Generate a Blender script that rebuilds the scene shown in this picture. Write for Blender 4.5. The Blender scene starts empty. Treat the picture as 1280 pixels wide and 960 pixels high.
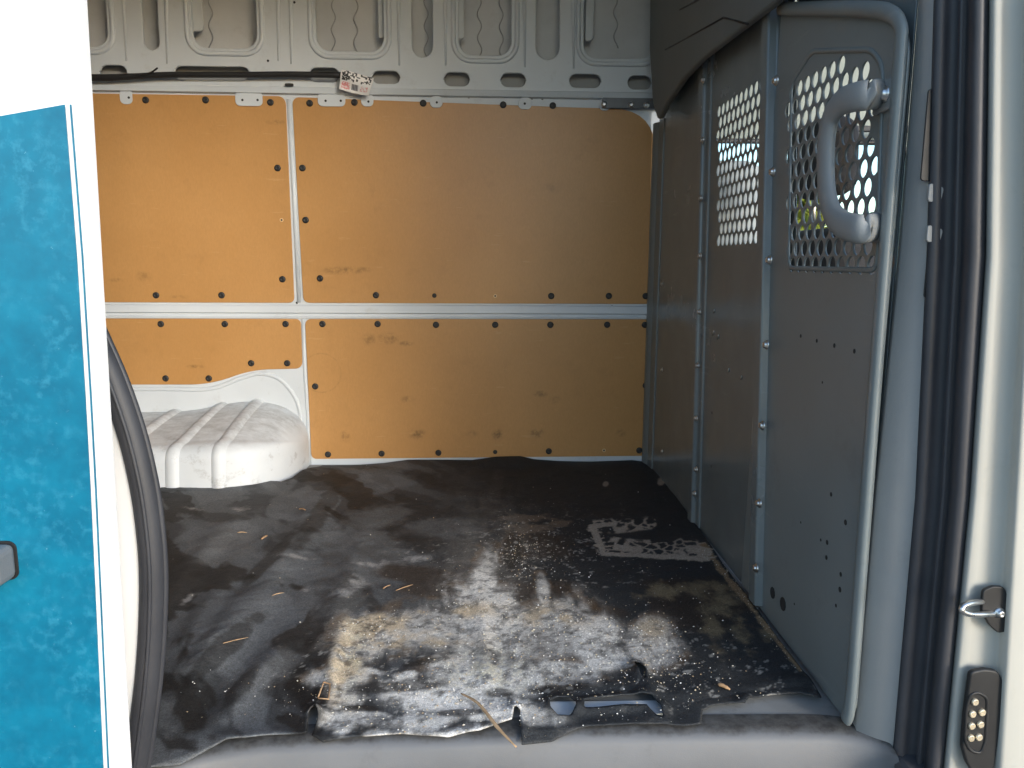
import bpy, bmesh, math, random
import numpy as np
from mathutils import Vector, Matrix

random.seed(7)
rng = np.random.default_rng(7)
SC = bpy.context.scene
COL = SC.collection

# ---------------------------------------------------------------- camera
F = 960.0                                   # focal length in photo pixels (1280 wide)
CAM_H = 0.74                                # height above the van floor (floor is z = 0)
YAW, PITCH, ROLL = math.radians(2.0), math.radians(9.0), math.radians(0.35)
fwd = Vector((math.sin(YAW) * math.cos(PITCH), math.cos(YAW) * math.cos(PITCH), -math.sin(PITCH)))
r0 = fwd.cross(Vector((0, 0, 1))).normalized()
u0 = r0.cross(fwd)
rgt = r0 * math.cos(ROLL) + u0 * math.sin(ROLL)
upv = -r0 * math.sin(ROLL) + u0 * math.cos(ROLL)
ORG = Vector((0, 0, CAM_H))
cam = bpy.data.cameras.new("camera")
cam.sensor_width = 36.0
cam.lens = F / 1280.0 * 36.0
cam.clip_start = 0.02
cam.clip_end = 3000
camo = bpy.data.objects.new("camera", cam)
COL.objects.link(camo)
camo.matrix_world = Matrix(((rgt.x, upv.x, -fwd.x, ORG.x), (rgt.y, upv.y, -fwd.y, ORG.y), (rgt.z, upv.z, -fwd.z, ORG.z), (0, 0, 0, 1)))
SC.camera = camo

# ---------------------------------------------------------------- world, sun, exposure
SUN_EL, SUN_AZ = math.radians(16), math.radians(31)     # azimuth: to the right of straight-behind the camera
sun_from = Vector((math.sin(SUN_AZ) * math.cos(SUN_EL), -math.cos(SUN_AZ) * math.cos(SUN_EL), math.sin(SUN_EL)))
w = bpy.data.worlds.new("World")
SC.world = w
w.use_nodes = True
nt = w.node_tree
bg = nt.nodes["Background"]
sky = nt.nodes.new("ShaderNodeTexSky")
sky.sky_type = 'NISHITA'
sky.sun_disc = False
sky.sun_elevation = SUN_EL
sky.sun_rotation = math.atan2(sun_from.x, sun_from.y)
sky.air_density = 1.0
sky.dust_density = 0.8
sky.ozone_density = 2.0
nt.links.new(sky.outputs[0], bg.inputs[0])
bg.inputs[1].default_value = 0.15
sun = bpy.data.lights.new("sun", 'SUN')
sun.energy = 0.85
sun.angle = math.radians(18)
sun.color = (1.0, 0.99, 0.975)
suno = bpy.data.objects.new("sun", sun)
COL.objects.link(suno)
suno.rotation_euler = (-sun_from).to_track_quat('-Z', 'Y').to_euler()
suno.location = (2, -4, 3)
SC.view_settings.view_transform = 'Standard'
SC.view_settings.look = 'None'
SC.view_settings.gamma = 1.0
SC.view_settings.use_curve_mapping = False
SC.view_settings.exposure = 1.45
SC.cycles.use_denoising = True
SC.cycles.max_bounces = 10
SC.cycles.diffuse_bounces = 6

# ---------------------------------------------------------------- pixel -> place
YW = 2.78            # inner face of the far side wall
XP = 0.60            # face of the partition


def ray(x, y):
    return fwd + rgt * ((x - 640) / F) + upv * ((480 - y) / F)


def onY(x, y, Y=YW):
    d = ray(x, y)
    return ORG + d * (Y / d.y)


def onX(x, y, X=XP):
    d = ray(x, y)
    return ORG + d * (X / d.x)


def onZ(x, y, Z=0.0):
    d = ray(x, y)
    return ORG + d * ((Z - CAM_H) / d.z)


def W(x, y):
    p = onY(x, y)
    return (p.x, p.z)


def P(x, y):
    p = onX(x, y)
    return (p.y, p.z)


def FL(x, y):
    p = onZ(x, y)
    return (p.x, p.y)


# ---------------------------------------------------------------- noise for meshes
def vnoise(x, y, seed):
    r = np.random.default_rng(seed)
    g = r.random((256, 256))
    xi = np.floor(x).astype(int); yi = np.floor(y).astype(int)
    fx = x - xi; fy = y - yi
    fx = fx * fx * (3 - 2 * fx); fy = fy * fy * (3 - 2 * fy)
    a = g[xi & 255, yi & 255]; b = g[(xi + 1) & 255, yi & 255]
    c = g[xi & 255, (yi + 1) & 255]; d = g[(xi + 1) & 255, (yi + 1) & 255]
    return (a * (1 - fx) + b * fx) * (1 - fy) + (c * (1 - fx) + d * fx) * fy


def fbm(x, y, seed, octv=4, gain=0.5):
    s = 0.0; a = 1.0; t = 0.0
    for i in range(octv):
        s = s + a * vnoise(x * 2 ** i + 17.3 * i, y * 2 ** i + 5.1 * i, seed + i)
        t += a; a *= gain
    return s / t


def sstep(a, b, v):
    t = np.clip((v - a) / (b - a), 0, 1)
    return t * t * (3 - 2 * t)


# ---------------------------------------------------------------- materials
def new_mat(name):
    m = bpy.data.materials.new(name)
    m.use_nodes = True
    n = m.node_tree
    return m, n, n.nodes["Principled BSDF"]


def node(n, t, **kw):
    o = n.nodes.new(t)
    for k, v in kw.items():
        setattr(o, k, v)
    return o


def noise_fac(n, scale, detail=4, lo=0.4, hi=0.6, rough=0.6, stretch=None):
    geo = node(n, "ShaderNodeNewGeometry")
    src = geo.outputs["Position"]
    if stretch:
        mp = node(n, "ShaderNodeMapping")
        mp.inputs["Scale"].default_value = stretch
        n.links.new(src, mp.inputs["Vector"])
        src = mp.outputs[0]
    t = node(n, "ShaderNodeTexNoise")
    t.inputs["Scale"].default_value = scale
    t.inputs["Detail"].default_value = detail
    t.inputs["Roughness"].default_value = rough
    n.links.new(src, t.inputs["Vector"])
    mr = node(n, "ShaderNodeMapRange")
    mr.inputs["From Min"].default_value = lo
    mr.inputs["From Max"].default_value = hi
    n.links.new(t.outputs["Fac"], mr.inputs["Value"])
    return mr.outputs[0], t.outputs["Fac"]


def mixc(n, fac, a, b):
    m = node(n, "ShaderNodeMix", data_type='RGBA')
    if isinstance(fac, (int, float)):
        m.inputs[0].default_value = fac
    else:
        n.links.new(fac, m.inputs[0])
    for s, i in ((a, 6), (b, 7)):
        if isinstance(s, tuple):
            m.inputs[i].default_value = (*s, 1)
        else:
            n.links.new(s, m.inputs[i])
    return m.outputs[2]


def mathn(n, op, a, b=None):
    m = node(n, "ShaderNodeMath", operation=op)
    for i, s in enumerate((a, b)):
        if s is None:
            continue
        if isinstance(s, (int, float)):
            m.inputs[i].default_value = s
        else:
            n.links.new(s, m.inputs[i])
    return m.outputs[0]


def add_bump(n, b, h, dist, strength=0.5):
    bp = node(n, "ShaderNodeBump")
    bp.inputs["Strength"].default_value = strength
    bp.inputs["Distance"].default_value = dist
    n.links.new(h, bp.inputs["Height"])
    n.links.new(bp.outputs[0], b.inputs["Normal"])


def paint(name, c1, c2, rough=0.4, scale=6, dirt=None, dirt_amt=0.5, metallic=0.0, bump=0.0006, bscale=250, dscale=9, coat=0.0, spec=0.5):
    m, n, b = new_mat(name)
    f, _ = noise_fac(n, scale, 5, 0.3, 0.7)
    c = mixc(n, f, c1, c2)
    if dirt:
        f2, _ = noise_fac(n, dscale, 8, 0.56, 0.74, 0.75)
        c = mixc(n, mathn(n, 'MULTIPLY', f2, dirt_amt), c, dirt)
    n.links.new(c, b.inputs["Base Color"])
    rr, raw = noise_fac(n, bscale, 3, 0.0, 1.0)
    n.links.new(mathn(n, 'ADD', mathn(n, 'MULTIPLY', f, 0.12), rough), b.inputs["Roughness"])
    b.inputs["Metallic"].default_value = metallic
    b.inputs["Coat Weight"].default_value = coat
    b.inputs["Specular IOR Level"].default_value = spec
    if bump:
        add_bump(n, b, raw, bump, 0.4)
    return m


M = {}
M['white_in'] = paint('interior_white_paint', (0.55, 0.59, 0.62), (0.62, 0.66, 0.69), 0.38, 3, (0.33, 0.31, 0.28), 0.35)
M['white_skin'] = paint('outer_skin_inside', (0.50, 0.52, 0.54), (0.60, 0.62, 0.64), 0.45, 5, (0.3, 0.3, 0.3), 0.3)
M['arch'] = paint('scuffed_arch_paint', (0.59, 0.63, 0.66), (0.67, 0.705, 0.735), 0.42, 5, (0.26, 0.25, 0.24), 0.75, dscale=12)
def arch_scuff(m):
    n = m.node_tree; b = n.nodes['Principled BSDF']
    old = b.inputs['Base Color'].links[0].from_socket
    geo = node(n, "ShaderNodeNewGeometry"); sp = node(n, "ShaderNodeSeparateXYZ")
    n.links.new(geo.outputs['Position'], sp.inputs[0])
    mr = node(n, "ShaderNodeMapRange")
    mr.inputs['From Min'].default_value = 0.12; mr.inputs['From Max'].default_value = 0.17
    n.links.new(sp.outputs[2], mr.inputs['Value'])
    f, _ = noise_fac(n, 16, 8, 0.36, 0.62, 0.75, (1.0, 2.2, 1.0))
    c = mixc(n, mathn(n, 'MULTIPLY', mathn(n, 'MULTIPLY', f, mr.outputs[0]), 0.6), old, (0.27, 0.28, 0.285))
    # short black scrapes
    f, _ = noise_fac(n, 70, 4, 0.68, 0.74, 0.6, (0.35, 1.0, 1.0))
    g, _ = noise_fac(n, 6, 2, 0.48, 0.6)
    c = mixc(n, mathn(n, 'MULTIPLY', mathn(n, 'MULTIPLY', f, g), 0.7), c, (0.08, 0.08, 0.08))
    n.links.new(c, b.inputs['Base Color'])


arch_scuff(M['arch'])
M['white_out'] = paint('white_body_paint', (0.80, 0.80, 0.79), (0.84, 0.84, 0.83), 0.28, 3, bump=0, coat=0.3)
M['cream'] = paint('pillar_paint', (0.42, 0.41, 0.365), (0.46, 0.45, 0.40), 0.45, 4, (0.3, 0.285, 0.24), 0.3, bump=0)
M['part'] = paint('partition_grey_paint', (0.150, 0.176, 0.180), (0.185, 0.21, 0.214), 0.17, 4, (0.26, 0.26, 0.25), 0.25, bump=0.0004, bscale=300)
M['part_door'] = paint('partition_door_grey_paint', (0.18, 0.207, 0.208), (0.215, 0.24, 0.24), 0.30, 4, (0.09, 0.09, 0.085), 0.3, bump=0.0004, bscale=300)
M['handle'] = paint('handle_grey_plastic', (0.25, 0.262, 0.262), (0.29, 0.302, 0.30), 0.5, 6)
M['trim'] = paint('grey_trim', (0.30, 0.30, 0.29), (0.34, 0.34, 0.33), 0.5, 5, (0.2, 0.19, 0.18), 0.3)
M['sill'] = paint('grey_sill_plastic', (0.17, 0.172, 0.178), (0.21, 0.212, 0.218), 0.5, 5, (0.10, 0.095, 0.09), 0.35, bump=0.0008, bscale=500)
def sill_mat():
    m = paint('grey_sill_plastic', (0.125, 0.128, 0.133), (0.155, 0.158, 0.163), 0.5, 5, (0.08, 0.075, 0.07), 0.4, bump=0.0008, bscale=500)
    n = m.node_tree; b = n.nodes['Principled BSDF']
    old = b.inputs['Base Color'].links[0].from_socket
    geo = node(n, "ShaderNodeNewGeometry")
    sp = node(n, "ShaderNodeSeparateXYZ")
    n.links.new(geo.outputs['Position'], sp.inputs[0])
    # grime trodden onto the flat ledge, worn ragged towards the outer edge
    _, r = noise_fac(n, 24, 6, 0, 1, 0.7)
    e = mathn(n, 'ADD', mathn(n, 'MULTIPLY', sp.outputs[2], 90.0), mathn(n, 'MULTIPLY', mathn(n, 'SUBTRACT', r, 0.5), 1.4))
    mr = node(n, "ShaderNodeMapRange")
    mr.inputs['From Min'].default_value = -0.55; mr.inputs['From Max'].default_value = -0.1
    n.links.new(e, mr.inputs['Value'])
    f, _ = noise_fac(n, 60, 6, 0.35, 0.65, 0.7)
    grime = mixc(n, f, (0.035, 0.032, 0.029), (0.11, 0.105, 0.098))
    n.links.new(mixc(n, mathn(n, 'MULTIPLY', mr.outputs[0], 0.9), old, grime), b.inputs['Base Color'])
    return m


M['sill_dirty'] = sill_mat()
M['floor'] = paint('floor_metal', (0.22, 0.22, 0.21), (0.32, 0.32, 0.31), 0.5, 6, (0.08, 0.07, 0.06), 0.7)
M['headliner'] = paint('dark_foam', (0.155, 0.17, 0.165), (0.185, 0.20, 0.195), 0.8, 5, bump=0.002, bscale=60)
M['rubber'] = paint('black_rubber', (0.036, 0.037, 0.043), (0.052, 0.053, 0.060), 0.46, 8, (0.10, 0.095, 0.09), 0.25)
M['black'] = paint('black_plastic', (0.012, 0.012, 0.013), (0.02, 0.02, 0.02), 0.45, 20, bump=0)
M['tube'] = paint('black_tube', (0.010, 0.010, 0.011), (0.018, 0.018, 0.018), 0.5, 20, bump=0)
M['dark_steel'] = paint('dark_steel', (0.10, 0.105, 0.11), (0.15, 0.155, 0.16), 0.4, 20, metallic=0.5, bump=0)
M['steel'] = paint('zinc_bolt', (0.62, 0.62, 0.60), (0.72, 0.72, 0.70), 0.25, 40, metallic=1.0, bump=0)
M['brass'] = paint('contact_brass', (0.75, 0.62, 0.42), (0.85, 0.74, 0.55), 0.35, 40, metallic=0.7, bump=0)
M['glue'] = paint('glue_line', (0.34, 0.35, 0.37), (0.40, 0.41, 0.43), 0.6, 20, bump=0)
M['hole'] = paint('hole_shadow', (0.02, 0.02, 0.02), (0.03, 0.03, 0.03), 0.8, 20, bump=0)
M['raw_hole'] = paint('raw_hardboard', (0.62, 0.42, 0.22), (0.70, 0.50, 0.28), 0.8, 20, bump=0)
M['wood'] = paint('splinter_wood', (0.40, 0.25, 0.13), (0.58, 0.40, 0.24), 0.75, 60, (0.18, 0.10, 0.05), 0.6, bump=0.001, bscale=200)
M['chip'] = paint('orange_chip', (0.38, 0.22, 0.11), (0.50, 0.33, 0.19), 0.75, 80, bump=0)
M['seat_pale'] = paint('pale_seat_fabric', (0.46, 0.50, 0.50), (0.56, 0.60, 0.60), 0.85, 30, bump=0.002)
M['seat_dark'] = paint('dark_seat_fabric', (0.05, 0.05, 0.055), (0.08, 0.08, 0.085), 0.9, 30, bump=0.002)
M['cab'] = paint('cab_lining', (0.30, 0.34, 0.31), (0.37, 0.41, 0.38), 0.8, 8)
M['dash'] = paint('dashboard_plastic', (0.05, 0.05, 0.055), (0.07, 0.07, 0.075), 0.6, 8)
M['tarmac'] = paint('tarmac', (0.09, 0.09, 0.088), (0.15, 0.148, 0.142), 0.9, 3, bump=0.01, bscale=60)
M['leaf'] = paint('yellow_leaf', (0.22, 0.24, 0.03), (0.40, 0.38, 0.05), 0.6, 15, bump=0)
M['bark'] = paint('bark', (0.09, 0.07, 0.05), (0.14, 0.11, 0.08), 0.9, 20)


def ripple(m, scale, dist):
    n = m.node_tree; b = n.nodes['Principled BSDF']
    prev = b.inputs['Normal'].links[0].from_socket if b.inputs['Normal'].links else None
    _, raw = noise_fac(n, scale, 1, 0, 1)
    bp = node(n, "ShaderNodeBump")
    bp.inputs['Strength'].default_value = 0.5
    bp.inputs['Distance'].default_value = dist
    n.links.new(raw, bp.inputs['Height'])
    if prev is not None:
        n.links.new(prev, bp.inputs['Normal'])
    n.links.new(bp.outputs[0], b.inputs['Normal'])
    # rubbed scratches
    old = b.inputs['Base Color'].links[0].from_socket
    f, _ = noise_fac(n, 22, 6, 0.63, 0.70, 0.6, (1.0, 0.25, 3.0))
    g, _ = noise_fac(n, 4, 2, 0.45, 0.6)
    n.links.new(mixc(n, mathn(n, 'MULTIPLY', mathn(n, 'MULTIPLY', f, g), 0.35), old, (0.34, 0.35, 0.35)), b.inputs['Base Color'])


ripple(M['part'], 5.0, 0.012)
ripple(M['part_door'], 4.0, 0.010)


def hardboard():
    m, n, b = new_mat('hardboard')
    f, _ = noise_fac(n, 2.2, 5, 0.3, 0.7)
    c = mixc(n, f, (0.455, 0.236, 0.080), (0.522, 0.281, 0.104))
    f, _ = noise_fac(n, 260, 2, 0.3, 0.7, stretch=(1, 1, 0.35))
    c = mixc(n, mathn(n, 'MULTIPLY', f, 0.28), c, (0.35, 0.185, 0.06))
    f, _ = noise_fac(n, 11, 7, 0.56, 0.78, 0.7)
    c = mixc(n, mathn(n, 'MULTIPLY', f, 0.30), c, (0.30, 0.15, 0.05))
    # hand and boot smudges where the photograph shows them: (x, y, rx, ry, strength)
    geo = node(n, "ShaderNodeNewGeometry")
    _, raw = noise_fac(n, 55, 6, 0, 1, 0.7)
    rag = node(n, "ShaderNodeMapRange")
    rag.inputs["From Min"].default_value = 0.38
    rag.inputs["From Max"].default_value = 0.62
    n.links.new(raw, rag.inputs["Value"])
    tot = None
    for (px, py, rx, ry, st) in ((430, 338, 34, 6, .8), (455, 337, 14, 4, .6), (461, 424, 11, 9, .6), (486, 423, 17, 9, .75), (508, 429, 12, 4, .8),
                                 (521, 542, 14, 9, .8), (432, 545, 8, 9, .7), (622, 543, 9, 9, .9), (671, 541, 13, 8, .8), (776, 541, 8, 6, .7),
                                 (675, 492, 12, 5, .7), (510, 499, 10, 6, .6), (694, 500, 10, 7, .4), (345, 153, 14, 4, .5), (180, 345, 12, 8, .4),
                                 (245, 458, 14, 3, .7), (590, 542, 10, 6, .4), (225, 371, 14, 3, .4), (690, 235, 16, 8, .25), (146, 350, 10, 3, .5)):
        p = onY(px, py)
        s = F / YW
        mp = node(n, "ShaderNodeMapping", vector_type='POINT')
        mp.inputs["Location"].default_value = (-p.x * s / rx, 0, -p.z * s / ry)
        mp.inputs["Scale"].default_value = (s / rx, 0, s / ry)
        n.links.new(geo.outputs["Position"], mp.inputs["Vector"])
        ln = node(n, "ShaderNodeVectorMath", operation='LENGTH')
        n.links.new(mp.outputs[0], ln.inputs[0])
        mr = node(n, "ShaderNodeMapRange", interpolation_type='SMOOTHSTEP')
        mr.inputs["From Min"].default_value = 1.1
        mr.inputs["From Max"].default_value = 0.2
        mr.inputs["To Max"].default_value = st
        n.links.new(ln.outputs["Value"], mr.inputs["Value"])
        tot = mr.outputs[0] if tot is None else mathn(n, 'MAXIMUM', tot, mr.outputs[0])
    # the ring left by a can
    p = onY(402, 466)
    vs = node(n, "ShaderNodeVectorMath", operation='DISTANCE')
    vs.inputs[1].default_value = (p.x, YW, p.z)
    n.links.new(geo.outputs["Position"], vs.inputs[0])
    d = mathn(n, 'ABSOLUTE', mathn(n, 'SUBTRACT', vs.outputs["Value"], 0.071))
    mr = node(n, "ShaderNodeMapRange")
    mr.inputs["From Min"].default_value = 0.004
    mr.inputs["From Max"].default_value = 0.001
    mr.inputs["To Max"].default_value = 0.28
    n.links.new(d, mr.inputs["Value"])
    tot = mathn(n, 'MAXIMUM', tot, mr.outputs[0])
    c = mixc(n, mathn(n, 'MULTIPLY', mathn(n, 'MULTIPLY', tot, rag.outputs[0]), 0.8), c, (0.10, 0.055, 0.025))
    f, _ = noise_fac(n, 30, 5, 0.66, 0.70, 0.6, (0.3, 1.0, 2.6))
    c = mixc(n, mathn(n, 'MULTIPLY', f, 0.22), c, (0.62, 0.40, 0.20))
    n.links.new(c, b.inputs["Base Color"])
    b.inputs["Roughness"].default_value = 0.36
    b.inputs["Specular IOR Level"].default_value = 0.4
    _, raw = noise_fac(n, 420, 2, 0, 1)
    add_bump(n, b, raw, 0.0006, 0.35)
    return m


M['board'] = hardboard()


def decal_mat():
    m, n, b = new_mat('blue_vinyl')
    f, _ = noise_fac(n, 26, 4, 0.3, 0.7)
    c = mixc(n, f, (0.002, 0.125, 0.215), (0.003, 0.18, 0.29))
    f, _ = noise_fac(n, 85, 4, 0.50, 0.76, 0.6)
    f2, _ = noise_fac(n, 12, 2, 0.34, 0.60)
    c = mixc(n, mathn(n, 'MULTIPLY', mathn(n, 'MULTIPLY', f, f2), 0.6), c, (0.05, 0.30, 0.43))
    f, _ = noise_fac(n, 160, 3, 0.70, 0.78)
    c = mixc(n, mathn(n, 'MULTIPLY', f, 0.5), c, (0.35, 0.6, 0.68))
    n.links.new(c, b.inputs["Base Color"])
    b.inputs["Roughness"].default_value = 0.35
    return m


M['decal'] = decal_mat()


def attr_mat(name, rough=0.6, rough_dust=0.95, fine=True):
    m, n, b = new_mat(name)
    a = node(n, "ShaderNodeVertexColor", layer_name="tint")
    c = a.outputs["Color"]
    if fine:
        f, raw = noise_fac(n, 190, 6, 0.3, 0.75, 0.75)
        dk = node(n, "ShaderNodeMix", data_type='RGBA', blend_type='MULTIPLY')
        dk.inputs[0].default_value = 0.75
        n.links.new(c, dk.inputs[6])
        g = mixc(n, f, (0.50, 0.49, 0.48), (1.45, 1.45, 1.45))
        n.links.new(g, dk.inputs[7])
        c = dk.outputs[2]
        f5, _ = noise_fac(n, 520, 3, 0.3, 0.7, 0.7)
        d5 = node(n, "ShaderNodeMix", data_type='RGBA', blend_type='MULTIPLY')
        d5.inputs[0].default_value = 0.8
        n.links.new(c, d5.inputs[6])
        n.links.new(mixc(n, f5, (0.5, 0.49, 0.48), (1.4, 1.4, 1.4)), d5.inputs[7])
        c = d5.outputs[2]
        add_bump(n, b, raw, 0.0025, 0.6)
    n.links.new(c, b.inputs["Base Color"])
    mr = node(n, "ShaderNodeMapRange")
    mr.inputs["To Min"].default_value = rough
    mr.inputs["To Max"].default_value = rough_dust
    n.links.new(a.outputs["Alpha"], mr.inputs["Value"])
    n.links.new(mr.outputs[0], b.inputs["Roughness"])
    return m


M['mat'] = attr_mat('dirty_rubber_mat', 0.62, 0.97)
M['mat'].node_tree.nodes['Principled BSDF'].inputs['Specular IOR Level'].default_value = 0.18
M['paper'] = attr_mat('printed_paper', 0.6, 0.6, False)


def glass_mat():
    m, n, b = new_mat('window_glass')
    b.inputs["Base Color"].default_value = (0.82, 0.93, 0.90, 1)
    b.inputs["Roughness"].default_value = 0.0
    b.inputs["IOR"].default_value = 1.02
    b.inputs["Transmission Weight"].default_value = 1.0
    return m


M['glass'] = glass_mat()


# ---------------------------------------------------------------- object helpers
def link(o, parent=None):
    COL.objects.link(o)
    if parent is not None:
        o.parent = parent
        if parent.type == 'EMPTY':
            o.matrix_parent_inverse = Matrix.Translation(parent.location).inverted()
    return o


def tag(o, label, cat, group=None, kind=None):
    o['label'] = label
    o['category'] = cat
    if group:
        o['group'] = group
    if kind:
        o['kind'] = kind
    return o


def thing(name, label, cat, loc=(0, 0, 0), group=None):
    o = bpy.data.objects.new(name, None)
    o.empty_display_size = 0.05
    o.location = loc
    COL.objects.link(o)
    return tag(o, label, cat, group)


def mesh_obj(name, verts, faces, mat, parent=None, smooth=False):
    me = bpy.data.meshes.new(name)
    me.from_pydata([tuple(v) for v in verts], [], faces)
    me.materials.append(M[mat])
    if smooth:
        me.polygons.foreach_set("use_smooth", [True] * len(me.polygons))
    return link(bpy.data.objects.new(name, me), parent)


def rrect(x0, y0, x1, y1, r, n=6):
    """rounded rectangle in whatever 2-D space the corners are in"""
    if x1 < x0: x0, x1 = x1, x0
    if y1 < y0: y0, y1 = y1, y0
    r = min(r, (x1 - x0) / 2 - 1e-5, (y1 - y0) / 2 - 1e-5)
    out = []
    for cx, cy, a in ((x1 - r, y1 - r, 0), (x0 + r, y1 - r, 90), (x0 + r, y0 + r, 180), (x1 - r, y0 + r, 270)):
        for i in range(n + 1):
            t = math.radians(a + 90 * i / n)
            out.append((cx + r * math.cos(t), cy + r * math.sin(t)))
    return out


def circle(cx, cy, r, n=14):
    return [(cx + r * math.cos(2 * math.pi * i / n), cy + r * math.sin(2 * math.pi * i / n)) for i in range(n)]


def round_poly(pts, rad, n=5):
    """fillet every corner of a polygon (rad: number or list)"""
    out = []
    L = len(pts)
    for i, p in enumerate(pts):
        r = rad[i] if isinstance(rad, (list, tuple)) else rad
        p = Vector(p); a = Vector(pts[i - 1]); b = Vector(pts[(i + 1) % L])
        if r <= 0:
            out.append(tuple(p)); continue
        va = a - p; vb = b - p
        r1 = min(r, va.length * 0.48, vb.length * 0.48)
        s = p + va.normalized() * r1; e = p + vb.normalized() * r1
        for k in range(n + 1):
            t = k / n
            q = s * (1 - t) ** 2 + p * (2 * t * (1 - t)) + e * t * t
            out.append(tuple(q))
    return out


def sheet(name, outer, holes, mapf, thick, mat, parent=None, bevel=0.0, smooth=False):
    """flat sheet with holes; (u, v) outline, w = height above the plane; mapf(u, v, w) -> world"""
    cu = bpy.data.curves.new(name, 'CURVE')
    cu.dimensions = '2D'
    cu.fill_mode = 'BOTH'
    cu.extrude = max(thick / 2 - bevel, 0.0002)
    cu.bevel_depth = bevel
    cu.bevel_resolution = 2
    for loop in [outer] + list(holes):
        s = cu.splines.new('POLY')
        s.points.add(len(loop) - 1)
        for i, p in enumerate(loop):
            s.points[i].co = (p[0], p[1], 0, 1)
        s.use_cyclic_u = True
    tmp = bpy.data.objects.new("tmp", cu)
    COL.objects.link(tmp)
    dg = bpy.context.evaluated_depsgraph_get()
    dg.update()
    me = bpy.data.meshes.new_from_object(tmp.evaluated_get(dg))
    bpy.data.objects.remove(tmp)
    bpy.data.curves.remove(cu)
    me.name = name
    for v in me.vertices:
        v.co = mapf(v.co.x, v.co.y, v.co.z + thick / 2)
    bm = bmesh.new(); bm.from_mesh(me)
    bmesh.ops.remove_doubles(bm, verts=bm.verts, dist=1e-5)
    bmesh.ops.recalc_face_normals(bm, faces=bm.faces)
    bm.to_mesh(me); bm.free()
    me.materials.clear()
    me.materials.append(M[mat])
    return link(bpy.data.objects.new(name, me), parent)


def mapW(off=0.0):
    return lambda u, v, w: Vector((u, YW - off - w, v))


def mapY(Y):
    return lambda u, v, w: Vector((u, Y - w, v))


def mapP(off=0.0):
    return lambda u, v, w: Vector((XP - off - w, u, v))


def mapZ(z=0.0):
    return lambda u, v, w: Vector((u, v, z + w))


def smooth_path(pts, per=6):
    pts = [Vector(p) for p in pts]
    out = []
    for i in range(len(pts) - 1):
        p0 = pts[max(i - 1, 0)]; p1 = pts[i]; p2 = pts[i + 1]; p3 = pts[min(i + 2, len(pts) - 1)]
        for k in range(per):
            t = k / per
            out.append(0.5 * ((2 * p1) + (p2 - p0) * t + (2 * p0 - 5 * p1 + 4 * p2 - p3) * t * t + (3 * p1 - p0 - 3 * p2 + p3) * t ** 3))
    out.append(pts[-1])
    return out


def tube(name, path, rad, mat, parent=None, n=8, squash=1.0, axis=None, closed=False):
    """tube along 3-D points; rad number or list; squash flattens it along `axis`"""
    path = [Vector(p) for p in path]
    L = len(path)
    verts, faces = [], []
    ref = Vector((0.31, 0.52, 0.8))
    for i, p in enumerate(path):
        if closed:
            t = path[(i + 1) % L] - path[i - 1]
        else:
            t = path[min(i + 1, L - 1)] - path[max(i - 1, 0)]
        t.normalize()
        if axis is not None:
            a = Vector(axis); a = (a - t * a.dot(t)).normalized()
        else:
            a = (ref - t * ref.dot(t)).normalized()
        b = t.cross(a)
        r = rad[i] if isinstance(rad, (list, tuple)) else rad
        for k in range(n):
            th = 2 * math.pi * k / n
            verts.append(p + a * (math.cos(th) * r * squash) + b * (math.sin(th) * r))
    for i in range(L if closed else L - 1):
        j = (i + 1) % L
        for k in range(n):
            k2 = (k + 1) % n
            faces.append((i * n + k, i * n + k2, j * n + k2, j * n + k))
    if not closed:
        faces.append(tuple(range(n))[::-1])
        faces.append(tuple((L - 1) * n + k for k in range(n)))
    o = mesh_obj(name, verts, faces, mat, parent, True)
    bm = bmesh.new(); bm.from_mesh(o.data); bmesh.ops.recalc_face_normals(bm, faces=bm.faces); bm.to_mesh(o.data); bm.free()
    return o


def lathe_mesh(name, prof, mat, n=14):
    """profile (r, h) round local +Z"""
    verts, faces = [], []
    for r, h in prof:
        for k in range(n):
            t = 2 * math.pi * k / n
            verts.append((r * math.cos(t), r * math.sin(t), h))
    for i in range(len(prof) - 1):
        for k in range(n):
            k2 = (k + 1) % n
            faces.append((i * n + k, i * n + k2, (i + 1) * n + k2, (i + 1) * n + k))
    faces.append(tuple((len(prof) - 1) * n + k for k in range(n)))
    me = bpy.data.meshes.new(name)
    me.from_pydata(verts, [], faces)
    me.materials.append(M[mat])
    me.polygons.foreach_set("use_smooth", [True] * (len(me.polygons) - 1) + [False])
    return me


def put(name, me, loc, direction, parent, scale=1.0, spin=0.0):
    o = bpy.data.objects.new(name, me)
    link(o, parent)
    o.location = loc
    q = Vector(direction).to_track_quat('Z', 'Y')
    o.rotation_euler = (q.to_matrix() @ Matrix.Rotation(spin, 3, 'Z')).to_euler()
    o.scale = (scale,) * 3
    return o


def box(name, c, s, mat, parent=None, bevel=0.004, seg=2):
    bm = bmesh.new()
    bmesh.ops.create_cube(bm, size=1)
    for v in bm.verts:
        v.co = Vector((v.co.x * s[0] + c[0], v.co.y * s[1] + c[1], v.co.z * s[2] + c[2]))
    if bevel:
        bmesh.ops.bevel(bm, geom=bm.edges, offset=bevel, segments=seg, affect='EDGES', profile=0.5)
    me = bpy.data.meshes.new(name)
    bm.to_mesh(me); bm.free()
    me.materials.append(M[mat])
    return link(bpy.data.objects.new(name, me), parent)


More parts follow.
